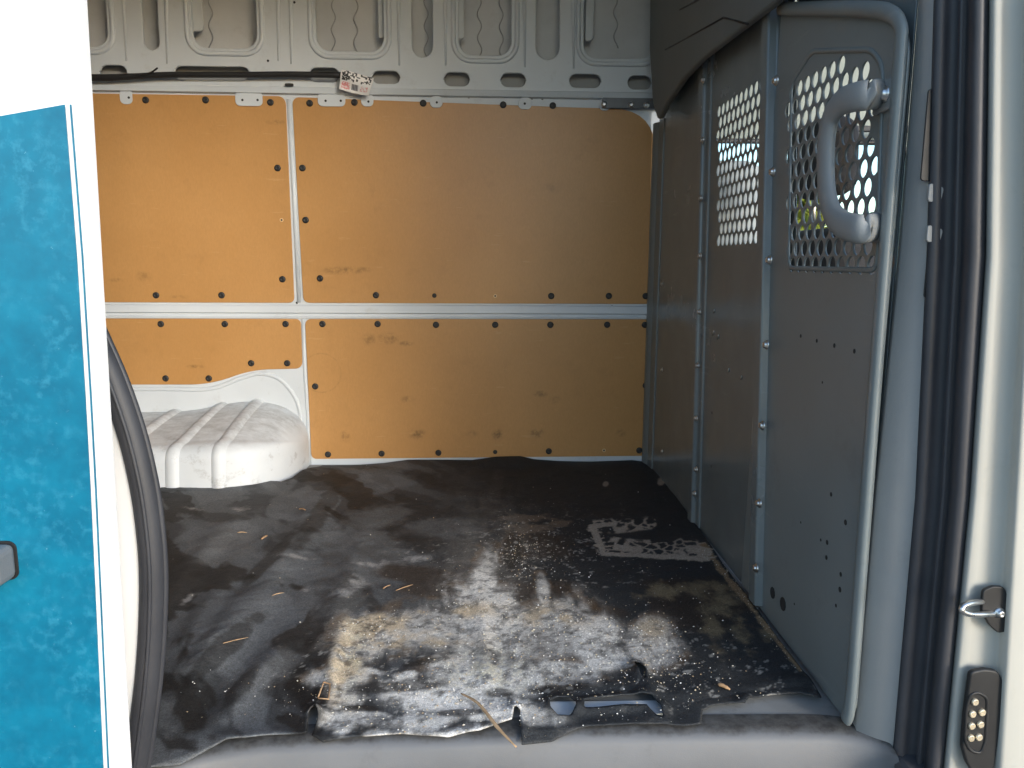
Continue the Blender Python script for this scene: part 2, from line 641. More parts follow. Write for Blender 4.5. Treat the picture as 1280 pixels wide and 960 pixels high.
def loft(name, cols, mat, parent=None, smooth=True, thick=None):
    """cols: list of columns of 3-D points, same length"""
    verts, faces = [], []
    R = len(cols[0])
    for c in cols:
        verts += [tuple(p) for p in c]
    for i in range(len(cols) - 1):
        for j in range(R - 1):
            faces.append((i * R + j, (i + 1) * R + j, (i + 1) * R + j + 1, i * R + j + 1))
    o = mesh_obj(name, verts, faces, mat, parent, smooth)
    if thick:
        md = o.modifiers.new("solid", 'SOLIDIFY'); md.thickness = thick; md.offset = 0
    return o


BOLT = lathe_mesh('bolt', [(0.0085, 0), (0.0085, 0.0018), (0.0062, 0.0022), (0.0060, 0.0055), (0.0045, 0.0072), (0.0022, 0.0076), (0.0018, 0.0056)], 'steel', 12)
CAP = lathe_mesh('screw', [(0.0118, 0), (0.0116, 0.0016), (0.0100, 0.0036), (0.0060, 0.0046), (0.0040, 0.0040), (0.0030, 0.0026)], 'black', 14)
DOT = lathe_mesh('drill_hole', [(0.0034, 0), (0.0034, 0.0006)], 'hole', 10)
RING = lathe_mesh('drill_ring', [(0.0068, 0), (0.0066, 0.0005)], 'raw_hole', 12)

# ================================================================ GROUND
GZ = -0.68
mesh_obj('ground', [(-400, -400, GZ), (400, -400, GZ), (400, 400, GZ), (-400, 400, GZ)], [(0, 1, 2, 3)], 'tarmac')
tag(bpy.data.objects['ground'], 'grey tarmac ground that the van stands on', 'ground', kind='structure')

# ================================================================ FAR SIDE WALL
X_BACK = -2.6
wall_holes = []


def wr(x0, y0, x1, y1, r):
    a = W((x0), y0); b = W(x1, y1)
    s = YW / F
    return rrect(a[0], a[1], b[0], b[1], r * s)


TOPY = -78
big = [(20, 137, 60), (233, 323, 62), (390, 481, 66), (572, 640, 71), (731, 817, 75)]
slots = [(170, 201, 64), (512, 542, 73), (670, 700, 76)]
for x0, x1, yb in big:
    wall_holes.append(wr(x0, TOPY, x1, yb, 17))
for x0, x1, yb in slots:
    wall_holes.append(wr(x0, TOPY, x1, yb, 15.5))
small = [(123, 160, 80, 100), (216, 313, 81, 102), (385, 425, 83, 104), (464, 501, 87, 106), (554, 588, 89, 109), (625, 658, 90, 110), (711, 752, 91, 111), (784, 815, 93, 113)]
for x0, x1, y0, y1 in small:
    wall_holes.append(wr(x0, y0, x1, y1, 9))
side_wall = sheet('side_wall', [(X_BACK, -0.05), (XP + 0.03, -0.05), (XP + 0.03, 1.98), (X_BACK, 1.98)], wall_holes, mapW(-0.012), 0.012, 'white_in', bevel=0.003)
tag(side_wall, 'white painted steel side wall of the cargo hold with pressed openings', 'wall', kind='structure')

outer = mesh_obj('outer_skin', [(X_BACK, YW + 0.085, -0.4), (XP + 0.03, YW + 0.085, -0.4), (XP + 0.03, YW + 0.085, 2.0), (X_BACK, YW + 0.085, 2.0)], [(0, 1, 2, 3)], 'white_skin', side_wall)
rb0 = W(0, 72); rb1 = W(0, 122)
sheet('inner_rail', [(X_BACK, rb1[1] - 0.04), (XP + 0.02, rb1[1] - 0.04), (XP + 0.02, rb0[1] - 0.012), (X_BACK, rb0[1] + 0.004)], [], mapW(-0.05), 0.004, 'trim', side_wall)  # grey strip added behind the small holes to keep sunlit skin from showing
sheet('cavity_cap', [(YW + 0.002, -0.05), (YW + 0.083, -0.05), (YW + 0.083, 1.98), (YW + 0.002, 1.98)], [], lambda u, v, w: Vector((XP + 0.027 - w, u, v)), 0.003, 'white_skin', side_wall)
# raised lips round the big openings
for x0, x1, yb in big:
    a = W(x0 - 6, TOPY - 5); b = W(x1 + 6, yb + 6)
    lp = rrect(a[0], a[1], b[0], b[1], 0.062, 8)
    tube('opening_lip', [Vector((u, YW - 0.001, v)) for u, v in lp], 0.0085, 'white_in', side_wall, 8, 0.75, (0, 1, 0), True)
# pressed vertical swages between the openings
for xa, xb, y1 in ((150, 158, 76), (206, 209, 80), (346, 348, 76), (362, 364, 80), (497, 499, 82), (556, 557, 82), (655, 656, 84), (716, 717, 86)):
    p0 = onY(xa, TOPY); p1 = onY(xb, y1)
    tube('pressed_swage', [p0, p0.lerp(p1, .5), p1], [0.007, 0.007, 0.003], 'white_in', side_wall, 8, 0.6, (0, 1, 0))
# stiffener flanges seen inside the openings
for xa, xb, y1 in ((230, 250, 36), (470, 481, 44), (573, 579, 46), (736, 742, 48)):
    a = W(xa, TOPY); b = W(xb, y1)
    pts = round_poly([(a[0], b[1]), (b[0], b[1] + 0.004), (b[0], a[1]), (a[0], a[1])], [0.006, 0.012, 0, 0])
    sheet('stiffener_flange', pts, [], mapW(-0.035), 0.008, 'white_in', side_wall, 0.002)
# wavy glue beads on the inside of the outer skin
for xa, xb, yb in ((262, 264, 64), (418, 416, 66), (446, 444, 66), (598, 600, 72), (626, 627, 70), (532, 533, 74), (768, 770, 30)):
    pts = []
    for i in range(60):
        t = i / 59
        yy = -90 + (yb + 30 + 90) * t
        p = onY(xa + (xb - xa) * t + 2.6 * math.sin(yy * 0.21 + xa), yy, YW + 0.08)
        pts.append(p)
    tube('glue_bead', pts, 0.0020, 'glue', side_wall, 6)
# ledge under the small holes and centre rail beads
def wall_strip(name, top, bot, depth_t, depth_b, mat='white_in', xs=None, y_in=0.0):
    cols = []
    xs = xs or (60, 240, 420, 600, 820)
    for x in xs:
        t = (x - 60) / 760
        yt = top[0] + (top[1] - top[0]) * t; yb = bot[0] + (bot[1] - bot[0]) * t
        a = onY(x, yt); b = onY(x, yb)
        h = a.z - b.z
        cols.append([Vector((a.x, YW + 0.001, a.z)), Vector((a.x, YW - depth_t, a.z - h * 0.12)), Vector((a.x, YW - depth_b, b.z + h * 0.12)), Vector((a.x, YW + 0.001, b.z))])
    # extend to the rear
    first = [Vector((X_BACK, p.y, p.z)) for p in cols[0]]
    return loft(name, [first] + cols, mat, side_wall, False)


wall_strip('ledge', (103.5, 115.5), (114, 126), 0.004, 0.016)
wall_strip('rail_bead', (379.5, 382), (391, 393.5), 0.007, 0.009)
wall_strip('rail_bead', (394.0, 396), (397.5, 399), 0.006, 0.005)
# vertical seam bead between panels
tube('seam_bead', [onY(361, 124, YW), onY(368, 250, YW), onY(374, 378, YW)], 0.008, 'white_in', side_wall, 8, 0.6, (0, 1, 0))
tube('seam_bead', [onY(379, 398, YW), onY(381, 460, YW), onY(385, 520, YW), onY(387, 582, YW)], 0.007, 'white_in', side_wall, 8, 0.6, (0, 1, 0))
# bead that frames the wheel arch
arch_path = smooth_path([onY(100, 487, YW), onY(200, 486, YW), (onY(262, 486, YW)), onY(300, 473, YW), onY(325, 467, YW), onY(348, 473, YW), onY(366, 492, YW), onY(376, 520, YW), onY(380, 585, YW)], 6)
tube('arch_bead', arch_path, 0.008, 'white_in', side_wall, 8, 0.6, (0, 1, 0))

# ---- hardboard panels
def panel(pix, rad, screws, rings, label):
    pts = [W(*p) for p in pix]
    s = YW / F
    o = sheet('hardboard_panel', round_poly(pts, [r * s for r in rad], 8), [], mapW(0.0), 0.005, 'board', side_wall, 0.0012)
    o['label'] = label
    for (x, y, k) in screws:
        p = onY(x, y, YW - 0.005)
        put('screw', CAP, p, (0, -1, 0), o, k, random.random() * 6)
    for (x, y) in rings:
        p = onY(x, y, YW - 0.005)
        r = put('drill_ring', RING, p, (0, -1, 0), o)
        put('drill_hole', DOT, p + Vector((0, -0.0004, 0)), (0, -1, 0), o)
    return o


def S(lst, k=1.0):
    return [(x, y, k) for x, y in lst]


lx = -60
panel([(lx, 115), (357, 121), (368, 378), (lx, 376.5)], [4, 10, 7, 4],
      S([(182, 125), (257, 125), (338, 128), (347, 210), (353, 349), (195, 369), (277, 369), (60, 369)]), [(352, 275)], 'pale lit hardboard panel above the wheel arch')
panel([(366, 122), (700, 134.5), (820, 138), (813, 379.5), (380, 378)], [9, 0, 52, 6, 8],
      S([(387, 129), (443, 128), (529, 129), (629, 131), (691, 132), (378, 210), (382, 275), (400, 348), (470, 369), (689, 370), (761, 370), (807, 370)]) + [(543, 369.5, .7)], [(619, 370)], 'large upper hardboard panel with one broad rounded corner')
panel([(lx, 398), (376, 399), (378, 460), (316, 461.5), (263, 480), (lx, 480)], [4, 7, 9, 22, 26, 4],
      S([(201, 405), (281, 405), (357, 405), (314, 454), (359, 454), (207, 473), (261, 473)]), [], 'low hardboard panel shaped over the wheel arch')
panel([(382, 399), (815, 399.5), (810.5, 569), (390, 573)], [8, 7, 7, 7],
      S([(403, 405), (472, 405), (545, 406), (619, 406), (688, 406), (759, 406), (806, 406), (394, 483), (807, 482), (410, 568), (477, 567), (548, 566), (686, 564), (799, 563)]) + [(619, 565, .7)], [(755, 563)], 'lower hardboard panel with dark boot smudges')
# mounting tabs over the top edge of the panels
for x0, x1, y0, y1, hs in ((151, 167, 112, 130.5, [(161, 122)]), (295, 329, 115, 133, [(303, 125), (322, 125)]), (398, 432, 117, 133.5, [(407, 126), (426, 126)]),
                           (452, 467, 118, 133.5, [(460.5, 127)]), (538, 553, 121, 135, [(546, 128)]), (648, 664, 123, 137, [(656, 129.5)]), (749, 762, 124, 138.5, [])):
    a = W(x0, y0); b = W(x1, y1)
    o = sheet('mounting_tab', rrect(a[0], a[1], b[0], b[1], 0.015), [], mapW(0.006), 0.004, 'white_in', side_wall, 0.001)
    for hx, hy in hs:
        put('drill_hole', DOT, onY(hx, hy, YW - 0.0101), (0, -1, 0), o, 1.2)
for hx, hy in ((371, 378.5), (765, 383), (498, 119.5), (586, 121.5), (665, 123), (678, 123.5), (335, 76), (368, 3)):
    put('drill_hole', DOT, onY(hx, hy, YW - 0.0002), (0, -1, 0), side_wall, 1.2)
a = W(357, 105); b = W(368, 109)
sheet('slot', rrect(a[0], a[1], b[0], b[1], 0.004), [], mapW(0.010), 0.0012, 'hole', side_wall)
# dark strap bracket
a = W(752, 124); b = W(824, 137)
o = sheet('strap_bracket', rrect(a[0], a[1], b[0] + 0.02, b[1], 0.004), [], mapW(0.018), 0.004, 'dark_steel', side_wall, 0.001)
for hx, hy in ((755, 130.5), (789, 131), (808, 131.5)):
    put('bolt', BOLT, onY(hx, hy, YW - 0.022), (0, -1, 0), o, 1.25)

# ---- wheel arch
def arch_point(x, v):
    """x world, v in 0..1 from the wall over the top to the floor"""
    xe = -0.648
    t = min(max((xe - x) / 0.25, 0.0), 1.0)
    k = (1 - (1 - t) ** 2.4) ** (1 / 2.4)
    hump = 0.045 / (1 + math.exp(-(x + 0.98) / 0.055))
    h = (0.165 + hump) * (0.25 + 0.75 * k) + 0.03
    d = 0.335 * k + 0.004
    if v < 0.45:
        s = v / 0.45
        y = d * 0.80 * s
        z = h - (0.055 + hump * 0.7) * s ** 1.3 * k
    else:
        s = (v - 0.45) / 0.55
        ztop = h - (0.055 + hump * 0.7) * k
        if s < 0.4:
            a = s / 0.4 * math.pi / 2
            y = d * 0.80 + d * 0.17 * math.sin(a)
            z = ztop - 0.06 * (1 - math.cos(a)) * (0.3 + 0.7 * k)
        else:
            q = (s - 0.4) / 0.6
            y = d * 0.97 + d * 0.03 * q
            z = (ztop - 0.06 * (0.3 + 0.7 * k)) * (1 - q) - 0.003 * q
    return Vector((x, YW - y, z))


def arch_grid(name, xs, nv, mat, parent, off=0.0):
    verts, faces = [], []
    xs = list(xs)
    for x in xs:
        for j in range(nv + 1):
            verts.append(arch_point(x, j / nv))
    for i in range(len(xs) - 1):
        for j in range(nv):
            faces.append((i * (nv + 1) + j, (i + 1) * (nv + 1) + j, (i + 1) * (nv + 1) + j + 1, i * (nv + 1) + j + 1))
    return mesh_obj(name, verts, faces, mat, parent, True)


xs = [-2.3 + 1.0 * i / 20 for i in range(20)] + [-1.3 + 0.652 * (1 - (1 - i / 70) ** 1.6) for i in range(71)]
arch = arch_grid('wheel_arch', xs, 44, 'arch', side_wall)
arch['label'] = 'bulging white wheel arch with scuffed top'


def arch_rib(x, slant, wd):
    verts, faces = [], []
    nv = 44
    for i, (dx, o) in enumerate(((-wd, -0.001), (-wd * .55, 0.008), (0, 0.010), (wd * .55, 0.008), (wd, -0.001))):
        for j in range(nv + 1):
            v = j / nv
            xx = x + dx + slant * max(0, 0.55 - v)
            p = arch_point(xx, v)
            q = arch_point(xx, min(v + 0.02, 1)) - arch_point(xx, max(v - 0.02, 0))
            nrm = Vector((0, q.z, -q.y)).normalized()
            if nrm.y > 0: nrm = -nrm
            verts.append(p + nrm * o)
    for i in range(4):
        for j in range(nv):
            faces.append((i * (nv + 1) + j, (i + 1) * (nv + 1) + j, (i + 1) * (nv + 1) + j + 1, i * (nv + 1) + j + 1))
    mesh_obj('rib', verts, faces, 'arch', arch, True)


arch_rib(onY(215, 560, 2.46).x, 0.10, 0.024)
arch_rib(onY(273, 560, 2.46).x, 0.07, 0.024)
arch_rib(onY(150, 560, 2.46).x, 0.10, 0.024)
# ================================================================ FLOOR, ROOF, REAR, OUTER BODY
sill_px = [(60, 1010), (180, 966), (230, 950), (270, 939), (330, 931), (400, 927), (560, 922), (700, 917), (860, 915), (1000, 914), (1056, 916), (1095, 924), (1122, 940)]
sill_path = [Vector((*FL(*p), 0)) for p in sill_px]
sill_path = smooth_path(sill_path, 5)
fl = [(p.x, p.y + 0.03) for p in sill_path]
floor = sheet('van_floor', [(X_BACK, 2.85), (X_BACK, 1.0)] + fl + [(XP + 0.05, fl[-1][1]), (XP + 0.05, 2.85)], [], mapZ(-0.012), 0.009, 'floor')
tag(floor, 'bare grey metal cargo floor showing through the torn mat', 'floor', kind='structure')
rows = [(0.05, -0.0015), (0.02, -0.0005), (0.004, -0.003), (-0.004, -0.008), (-0.009, -0.016), (-0.014, -0.05), (-0.022, -0.12), (-0.03, -0.20), (-0.10, -0.215), (-0.11, -0.36)]
cols = [[p + Vector((0, a, b)) for a, b in rows] for p in sill_path]
sill = loft('door_sill', cols, 'sill_dirty', None, True)
tag(sill, 'grey plastic step trim along the front edge of the door opening', 'door sill', kind='structure')
# ribbed metal strip showing through the tears in the mat
pts = [FL(668, 898), (FL(668, 878)), FL(835, 876), FL(835, 892)]
sheet('track_strip', round_poly(pts, 0.01), [], mapZ(-0.002), 0.003, 'white_in', floor, 0.001)

roof = mesh_obj('roof', [(X_BACK, 0.96, 2.06), (1.5, 0.96, 2.06), (1.5, YW + 0.1, 2.06), (X_BACK, YW + 0.1, 2.06),
                         (X_BACK, 0.96, 2.09), (1.5, 0.96, 2.09), (1.5, YW + 0.1, 2.09), (X_BACK, YW + 0.1, 2.09)],
                [(0, 1, 2, 3), (7, 6, 5, 4), (0, 4, 5, 1), (2, 6, 7, 3), (1, 5, 6, 2), (3, 7, 4, 0)], 'white_out')
tag(roof, 'white steel roof over the cargo hold', 'roof', kind='structure')
rear = box('rear_wall', (X_BACK - 0.02, 1.9, 0.83), (0.04, 1.92, 2.45), 'white_in', None, 0.002)
tag(rear, 'white painted inside of the closed rear end', 'rear wall', kind='structure')

# outer body side with the door opening, left edge traced along the seal
YB = 0.99
seal_px = [(60, 300), (92, 370), (118, 425), (142, 480), (164, 545), (179, 610), (187, 670), (190, 720), (189, 780), (185, 840), (178, 900), (169, 960), (150, 1050), (110, 1130)]
seal_pts = smooth_path([onY(x, y, YB) for x, y in seal_px], 6)
open_left = [(p.x - 0.012, p.z) for p in seal_pts]
xl = open_left[0][0]
hole = [(xl - 0.01, 1.90), (xl, open_left[0][1] + 0.1)] + open_left + [(0.845, open_left[-1][1]), (0.845, 1.90)]
win = rrect(1.0, 0.55, 1.62, 1.18, 0.06)
body = sheet('body_side', [(X_BACK - 0.04, -0.42), (1.9, -0.42), (1.9, 1.2), (1.5, 2.06), (X_BACK - 0.04, 2.06)], [hole, win], mapY(YB + 0.012), 0.012, 'white_out', None, 0.003)
tag(body, 'white van body side round the sliding door opening', 'body side', kind='structure')
sr = tube('door_seal', seal_pts, 0.0165, 'rubber', body, 14, 0.9, (0, 1, 0))
sr['label'] = 'curved black rubber door seal'
tube('seal_lip', [p + Vector((0.0155, 0.004, 0.0)) for p in seal_pts], 0.0045, 'rubber', sr, 8)
tube('seal_lip', [p + Vector((0.003, -0.0145, 0.0)) for p in seal_pts], 0.0028, 'rubber', sr, 8)
# header lining above opening
# ---------------------------------------------------------------- front door pillar (right)
rowsy = [-620, -300, 0, 160, 320, 470, 620, 780, 960, 1130]


def pcol(x0, x320, x620, x960, Y):
    out = []
    for y in rowsy:
        xx = np.interp(y, [0, 320, 620, 960], [x0, x320, x620, x960])
        if y < 0: xx = x0 + (-y) * 0.075
        if y > 960: xx = x960 - (y - 960) * 0.10
        out.append(onY(xx, y, Y))
    return out


c_part = pcol(1148, 1122, 1090, 1056, 1.15)
c_trim0 = pcol(1149, 1126, 1096, 1066, 1.115)
c_trim1 = pcol(1158, 1148, 1130, 1104, 1.085)
c_trim2 = pcol(1167, 1158, 1144, 1114, 1.075)
pillar = thing('door_pillar', 'front pillar of the sliding door opening with black seal and latch', 'pillar', (0.66, 1.0, -0.3))
pillar['kind'] = 'structure'
box('pillar_core', (0.715, 1.075, 0.86), (0.05, 0.13, 2.38), 'sill', pillar, 0.003)
loft('inner_trim', [c_part, c_trim0, c_trim1, c_trim2], 'trim', pillar)
loft('rubber_seal', [pcol(1167, 1158, 1144, 1114, 1.080), pcol(1169, 1160, 1146, 1116, 1.066), pcol(1180, 1172, 1157, 1127, 1.060), pcol(1184, 1176, 1161, 1131, 1.066), pcol(1197, 1189, 1174, 1143, 1.064),
                     pcol(1199, 1191, 1176, 1145, 1.045), pcol(1204, 1197, 1181, 1150, 1.040), pcol(1208, 1200, 1185, 1153, 1.048), pcol(1210, 1203, 1187, 1156, 1.036),
                     pcol(1216, 1210, 1193, 1161, 1.018), pcol(1226, 1221, 1203, 1171, 1.010), pcol(1235, 1230, 1211, 1178, 1.016), pcol(1238, 1234, 1214, 1181, 1.03)], 'rubber', pillar)
loft('jamb', [pcol(1236, 1232, 1212, 1179, 1.022), pcol(1240, 1236, 1216, 1183, 1.005), pcol(1246, 1241, 1221, 1189, 1.0), pcol(1254, 1250, 1230, 1198, 1.004), pcol(1275, 1275, 1256, 1234, 1.000),
              pcol(1281, 1280, 1263, 1241, 0.992), pcol(1287, 1286, 1269, 1249, 0.975), pcol(1293, 1292, 1276, 1256, 0.972), pcol(1305, 1305, 1292, 1274, 0.985), pcol(1330, 1330, 1320, 1300, 0.985), pcol(1420, 1420, 1410, 1390, 0.985)], 'cream', pillar)
# slots in the upper trim
for x0, y0, x1, y1 in ((1160, 112, 1176, 226), (1160, 308, 1174, 372)):
    a = onY(x0, y0, 1.072); b = onY(x1, y1, 1.072)
    sheet('trim_slot', rrect(a.x, a.z, b.x, b.z, 0.004), [], mapY(1.072), 0.003, 'black', pillar, 0.0008)
for x0, y0, x1, y1 in ((1160, 230, 1175, 252), (1158, 282, 1174, 302)):  # solid pieces added in place of bright gaps in the trim
    a = onY(x0, y0, 1.07); b = onY(x1, y1, 1.07)
    sheet('bright_gap_piece', round_poly([(a.x, a.z), (b.x, a.z - 0.006), (b.x - 0.003, b.z), (a.x, b.z)], 0.004), [], mapY(1.07), 0.006, 'trim', pillar, 0.001)
# latch striker
YJ = 0.990
pp = [(1227, 737), (1238, 732), (1251, 733), (1256, 745), (1260, 760), (1261, 778), (1254, 786), (1245, 788), (1234, 778), (1230, 770), (1225, 766)]
striker = sheet('latch_striker', round_poly([(onY(x, y, YJ).x, onY(x, y, YJ).z) for x, y in pp], 0.004), [], mapY(YJ), 0.006, 'black', pillar, 0.0015)
lp = smooth_path([onY(1246, 767, 0.99), onY(1232, 768, 0.975), onY(1214, 768, 0.965), onY(1203, 764, 0.962), onY(1204, 758, 0.964), onY(1214, 754, 0.97), onY(1228, 752, 0.988)], 6)
tube('striker_loop', lp, 0.0042, 'steel', striker, 8)
put('bolt', BOLT, onY(1249, 766, YJ - 0.006), (0, -1, 0), striker, 0.9)
pp = [(1211, 838), (1226, 835), (1240, 837), (1246, 846), (1245, 880), (1241, 920), (1236, 956), (1232, 975), (1218, 968), (1206, 948), (1201, 930), (1204, 890)]
plate = sheet('contact_plate', round_poly([(onY(x, y, YJ).x, onY(x, y, YJ).z) for x, y in pp], 0.004), [], mapY(YJ), 0.009, 'black', pillar, 0.003)
pp = [(1213, 868), (1222, 865), (1234, 872), (1232, 925), (1226, 942), (1212, 938), (1206, 925), (1208, 885)]
lpx = [onY(x, y, YJ - 0.009) for x, y in round_poly(pp, 6)]
tube('contact_rim', lpx, 0.0022, 'black', plate, 8, closed=True)
CON = lathe_mesh('contact', [(0.0052, 0), (0.0052, 0.0022), (0.0042, 0.0034)], 'brass', 12)
for x, y in ((1218, 877), (1215, 892), (1227, 890), (1214, 907), (1225, 905), (1213, 922), (1223, 921)):
    put('contact', CON, onY(x, y, YJ - 0.009), (0.1, -1, 0), plate)

# ================================================================ PARTITION
part = thing('partition', 'grey steel partition with two perforated windows and bolted posts', 'partition', (XP, 1.9, 0))
part['kind'] = 'thing'


def hexholes(test, pitch=0.0345, r=0.0147, y0=1.1, z0=0.5):
    out = []
    rowh = pitch * 0.866
    for j in range(60):
        for i in range(80):
            y = y0 + i * pitch + (pitch / 2 if j % 2 else 0); z = z0 + j * rowh
            if test(y, z):
                out.append(circle(y, z, r, 16))
    return out


def pix_of(y, z, X=XP):
    d = Vector((X, y, z)) - ORG
    k = d.dot(fwd)
    return 640 + F * d.dot(rgt) / k, 480 - F * d.dot(upv) / k


def in_mesh1(y, z):
    x, yy = pix_of(y, z)
    top = 128 - (x - 897) * 0.52
    return 896 < x < 957 and top < yy < 311


def in_mesh2(y, z):
    x, yy = pix_of(y, z)
    top = 96 if x < 1010 else (72 if x > 1025 else 96 - (x - 1010) * 1.6)
    return 990 < x < 1101 and top + 6 < yy < 332


ya, yb_, yc = 2.745, 2.16, 1.62
far = sheet('bulkhead_sheet', [(ya, 0.0), (yb_ - 0.02, 0.0), (yb_ - 0.02, 1.50), (ya, 1.42)], [], mapP(-0.004), 0.004, 'part', part)
mid = sheet('bulkhead_sheet', [(yb_ - 0.022, 0.0), (yc - 0.04, 0.0), (yc - 0.04, 1.55), (yb_ - 0.022, 1.50)], hexholes(in_mesh1), mapP(-0.004), 0.003, 'part', part)
mid['label'] = 'narrow middle sheet with perforated window'
# upper sheet above the door panel
sheet('bulkhead_sheet', [(yc - 0.042, 0.0), (1.135, 0.0), (1.135, 2.05), (yc - 0.042, 2.05)], [[P(990, 350), P(1108, 350), P(1112, 60), P(990, 60)]], mapP(-0.010), 0.003, 'part', part)
sheet('upper_sheet', [(1.0, 1.30), (2.775, 1.30), (2.775, 2.055), (1.0, 2.055)], [], mapP(-0.026), 0.004, 'part', part)
# raised door panel with rolled rim
door_px = [(962, 742), (985, 12), (1118, 14), (1146, 38), (1110, 460), (1073, 912), (1050, 908)]
dp = [P(*p) for p in door_px]
dp_out = round_poly([(1.66, 0.012), (P(983, 12)[0], P(983, 12)[1]), P(1118, 12), P(1146, 40), (1.118, 0.6), (1.112, 0.03), (1.15, 0.003)], [0.0, 0.01, 0.05, 0.06, 0, 0.03, 0.01], 8)
dpan = sheet('door_panel', dp_out, hexholes(in_mesh2), mapP(0.006), 0.004, 'part_door', part)
dpan['label'] = 'near sheet with large perforated window and pull handle'
rim = smooth_path([Vector((XP - 0.016, *p)) for p in (P(985, 11), P(1050, 11), P(1100, 12), P(1126, 17), P(1140, 34), P(1139, 70), (1.122, 0.85), (1.121, 0.6), (1.118, 0.3), (1.115, 0.06), (1.125, 0.012))], 6)
tube('rolled_rim', rim, 0.0125, 'part_door', dpan, 10, 0.6, (1, 0, 0))
# octagonal pressed border of the big window
ob = [P(992, 335), P(996, 105), P(1022, 64), P(1098, 62), P(1112, 82), P(1104, 338)]
tube('pressed_border', [Vector((XP - 0.0105, *p)) for p in round_poly(ob, 0.02)], 0.005, 'part_door', dpan, 6, 0.5, (1, 0, 0), True)


def post(pt, pb, wdt, wdb, proud, bolts, boltside):
    """channel post; centre line pixels at top and bottom"""
    cols = []
    (yt, zt), (yb2, zb) = pt, pb
    prof = [(-1.0, -0.004), (-0.98, 0.004), (-0.45, 0.005), (-0.38, proud), (0.38, proud), (0.45, 0.005), (0.98, 0.004), (1.0, -0.004)]
    for a, h in prof:
        c = []
        for i in range(12):
            t = i / 11
            yy = yt + (yb2 - yt) * t; zz = zt + (zb - zt) * t; ww = wdt + (wdb - wdt) * t
            c.append(Vector((XP - h, yy + a * ww, zz)))
        cols.append(c)
    o = loft('bulkhead_post', cols, 'part', part, False)
    md = o.modifiers.new("bevel", 'BEVEL'); md.width = 0.004; md.segments = 2; md.limit_method = 'ANGLE'
    for b in bolts:
        q = onX(b[0], b[1], XP - (proud if boltside == 0 else 0.0055))
        put('bolt', BOLT, q, (-1, 0, 0), o, 1.0 if proud < 0.02 else 1.15, random.random() * 6)
    return o


post(P(884, 60), P(868, 652), 0.055, 0.055, 0.016, [(880, 100), (879, 175), (877, 248), (876, 320), (875, 390), (873, 457), (871, 523), (871, 587), (869, 617), ], 0)
post(P(972, -12), P(954, 752), 0.052, 0.052, 0.026, [(971, 101), (967, 215), (963, 325), (959, 431), (954, 532), (950, 629), (946, 710)], 0)
# corner angle against the side wall
o = loft('corner_angle', [[Vector((XP - a, b, z)) for z in np.linspace(0.0, 1.22, 8)] for a, b in ((0.0, 2.66), (0.004, 2.66), (0.005, 2.725), (0.012, 2.742), (0.016, 2.755), (0.016, 2.774))], 'part_door', part, False)
for y in (355, 462, 564):
    put('bolt', BOLT, onX(828, y, XP - 0.006), (-1, 0, 0), o, 0.8)
# ceiling lining above the partition
lin_px = [(817, -140), (819, 60), (823, 128), (829, 147), (840, 126), (860, 97), (884, 72), (920, 44), (976, 2), (990, -12), (1060, -60), (1060, -140)]
lo = []
for (x, y) in lin_px:
    p = onX(x, y, XP - 0.03); lo.append((p.y, p.z))
lo_u = [(min(y, 2.772), z) for y, z in lo]
lining = sheet('ceiling_lining', round_poly(lo_u, 0.01), [], mapP(0.028), 0.02, 'headliner', None, 0.006)
tag(lining, 'dark foam lining curving down above the grey partition', 'lining', kind='structure')
for a, b in (((832, 62), (905, 22)), ((850, 12), (910, -20)), ((905, 22), (935, 30))):
    p0 = onX(*a, XP - 0.0475); p1 = onX(*b, XP - 0.0475)
    tube('lining_seam', [p0, p0.lerp(p1, .5), p1], 0.0025, 'black', lining, 6)
# small punched holes and bright scratches in the sheets
HOLE = lathe_mesh('punched_hole', [(0.004, 0), (0.004, 0.0004)], 'hole', 10)
for x, y, k in ((1001, 420, .9), (1021, 426, .9), (1043, 432, 1), (1068, 439, 1), (1028, 478, .6), (1039, 618, 1), (1057, 653, 1.2), (1026, 675, .7), (1034, 678, 1.1), (1033, 697, 1), (1051, 718, 1), (1050, 737, 1.2), (1045, 757, .8), (1001, 653, .6), (1068, 771, .7), (993, 755, .6)):
    put('punched_hole', HOLE, onX(x, y, XP - 0.0102), (-1, 0, 0), dpan, k)
for x, y, k in ((966, 741, 3.0), (979, 755, 3.4)):
    put('punched_hole', HOLE, onX(x, y, XP - 0.0102), (-1, 0, 0), dpan, k)
for x, y in ((947, 518), (945, 558), (890, 516), (889, 583)):
    put('punched_hole', HOLE, onX(x, y, XP - 0.0003), (-1, 0, 0), mid, 1.0)
for x, y, h in ((952, 349, 8), (947, 369, 8), (951, 393, 6), (949, 437, 4), (892, 416, 5), (898, 421, 5), (911, 463, 4), (927, 472, 4), (893, 389, 4)):
    p0 = onX(x, y - h / 2, XP - 0.0008); p1 = onX(x - 1, y + h / 2, XP - 0.0008)
    tube('bare_scratch', [p0, p0.lerp(p1, .5), p1], 0.0018, 'steel', mid, 6)
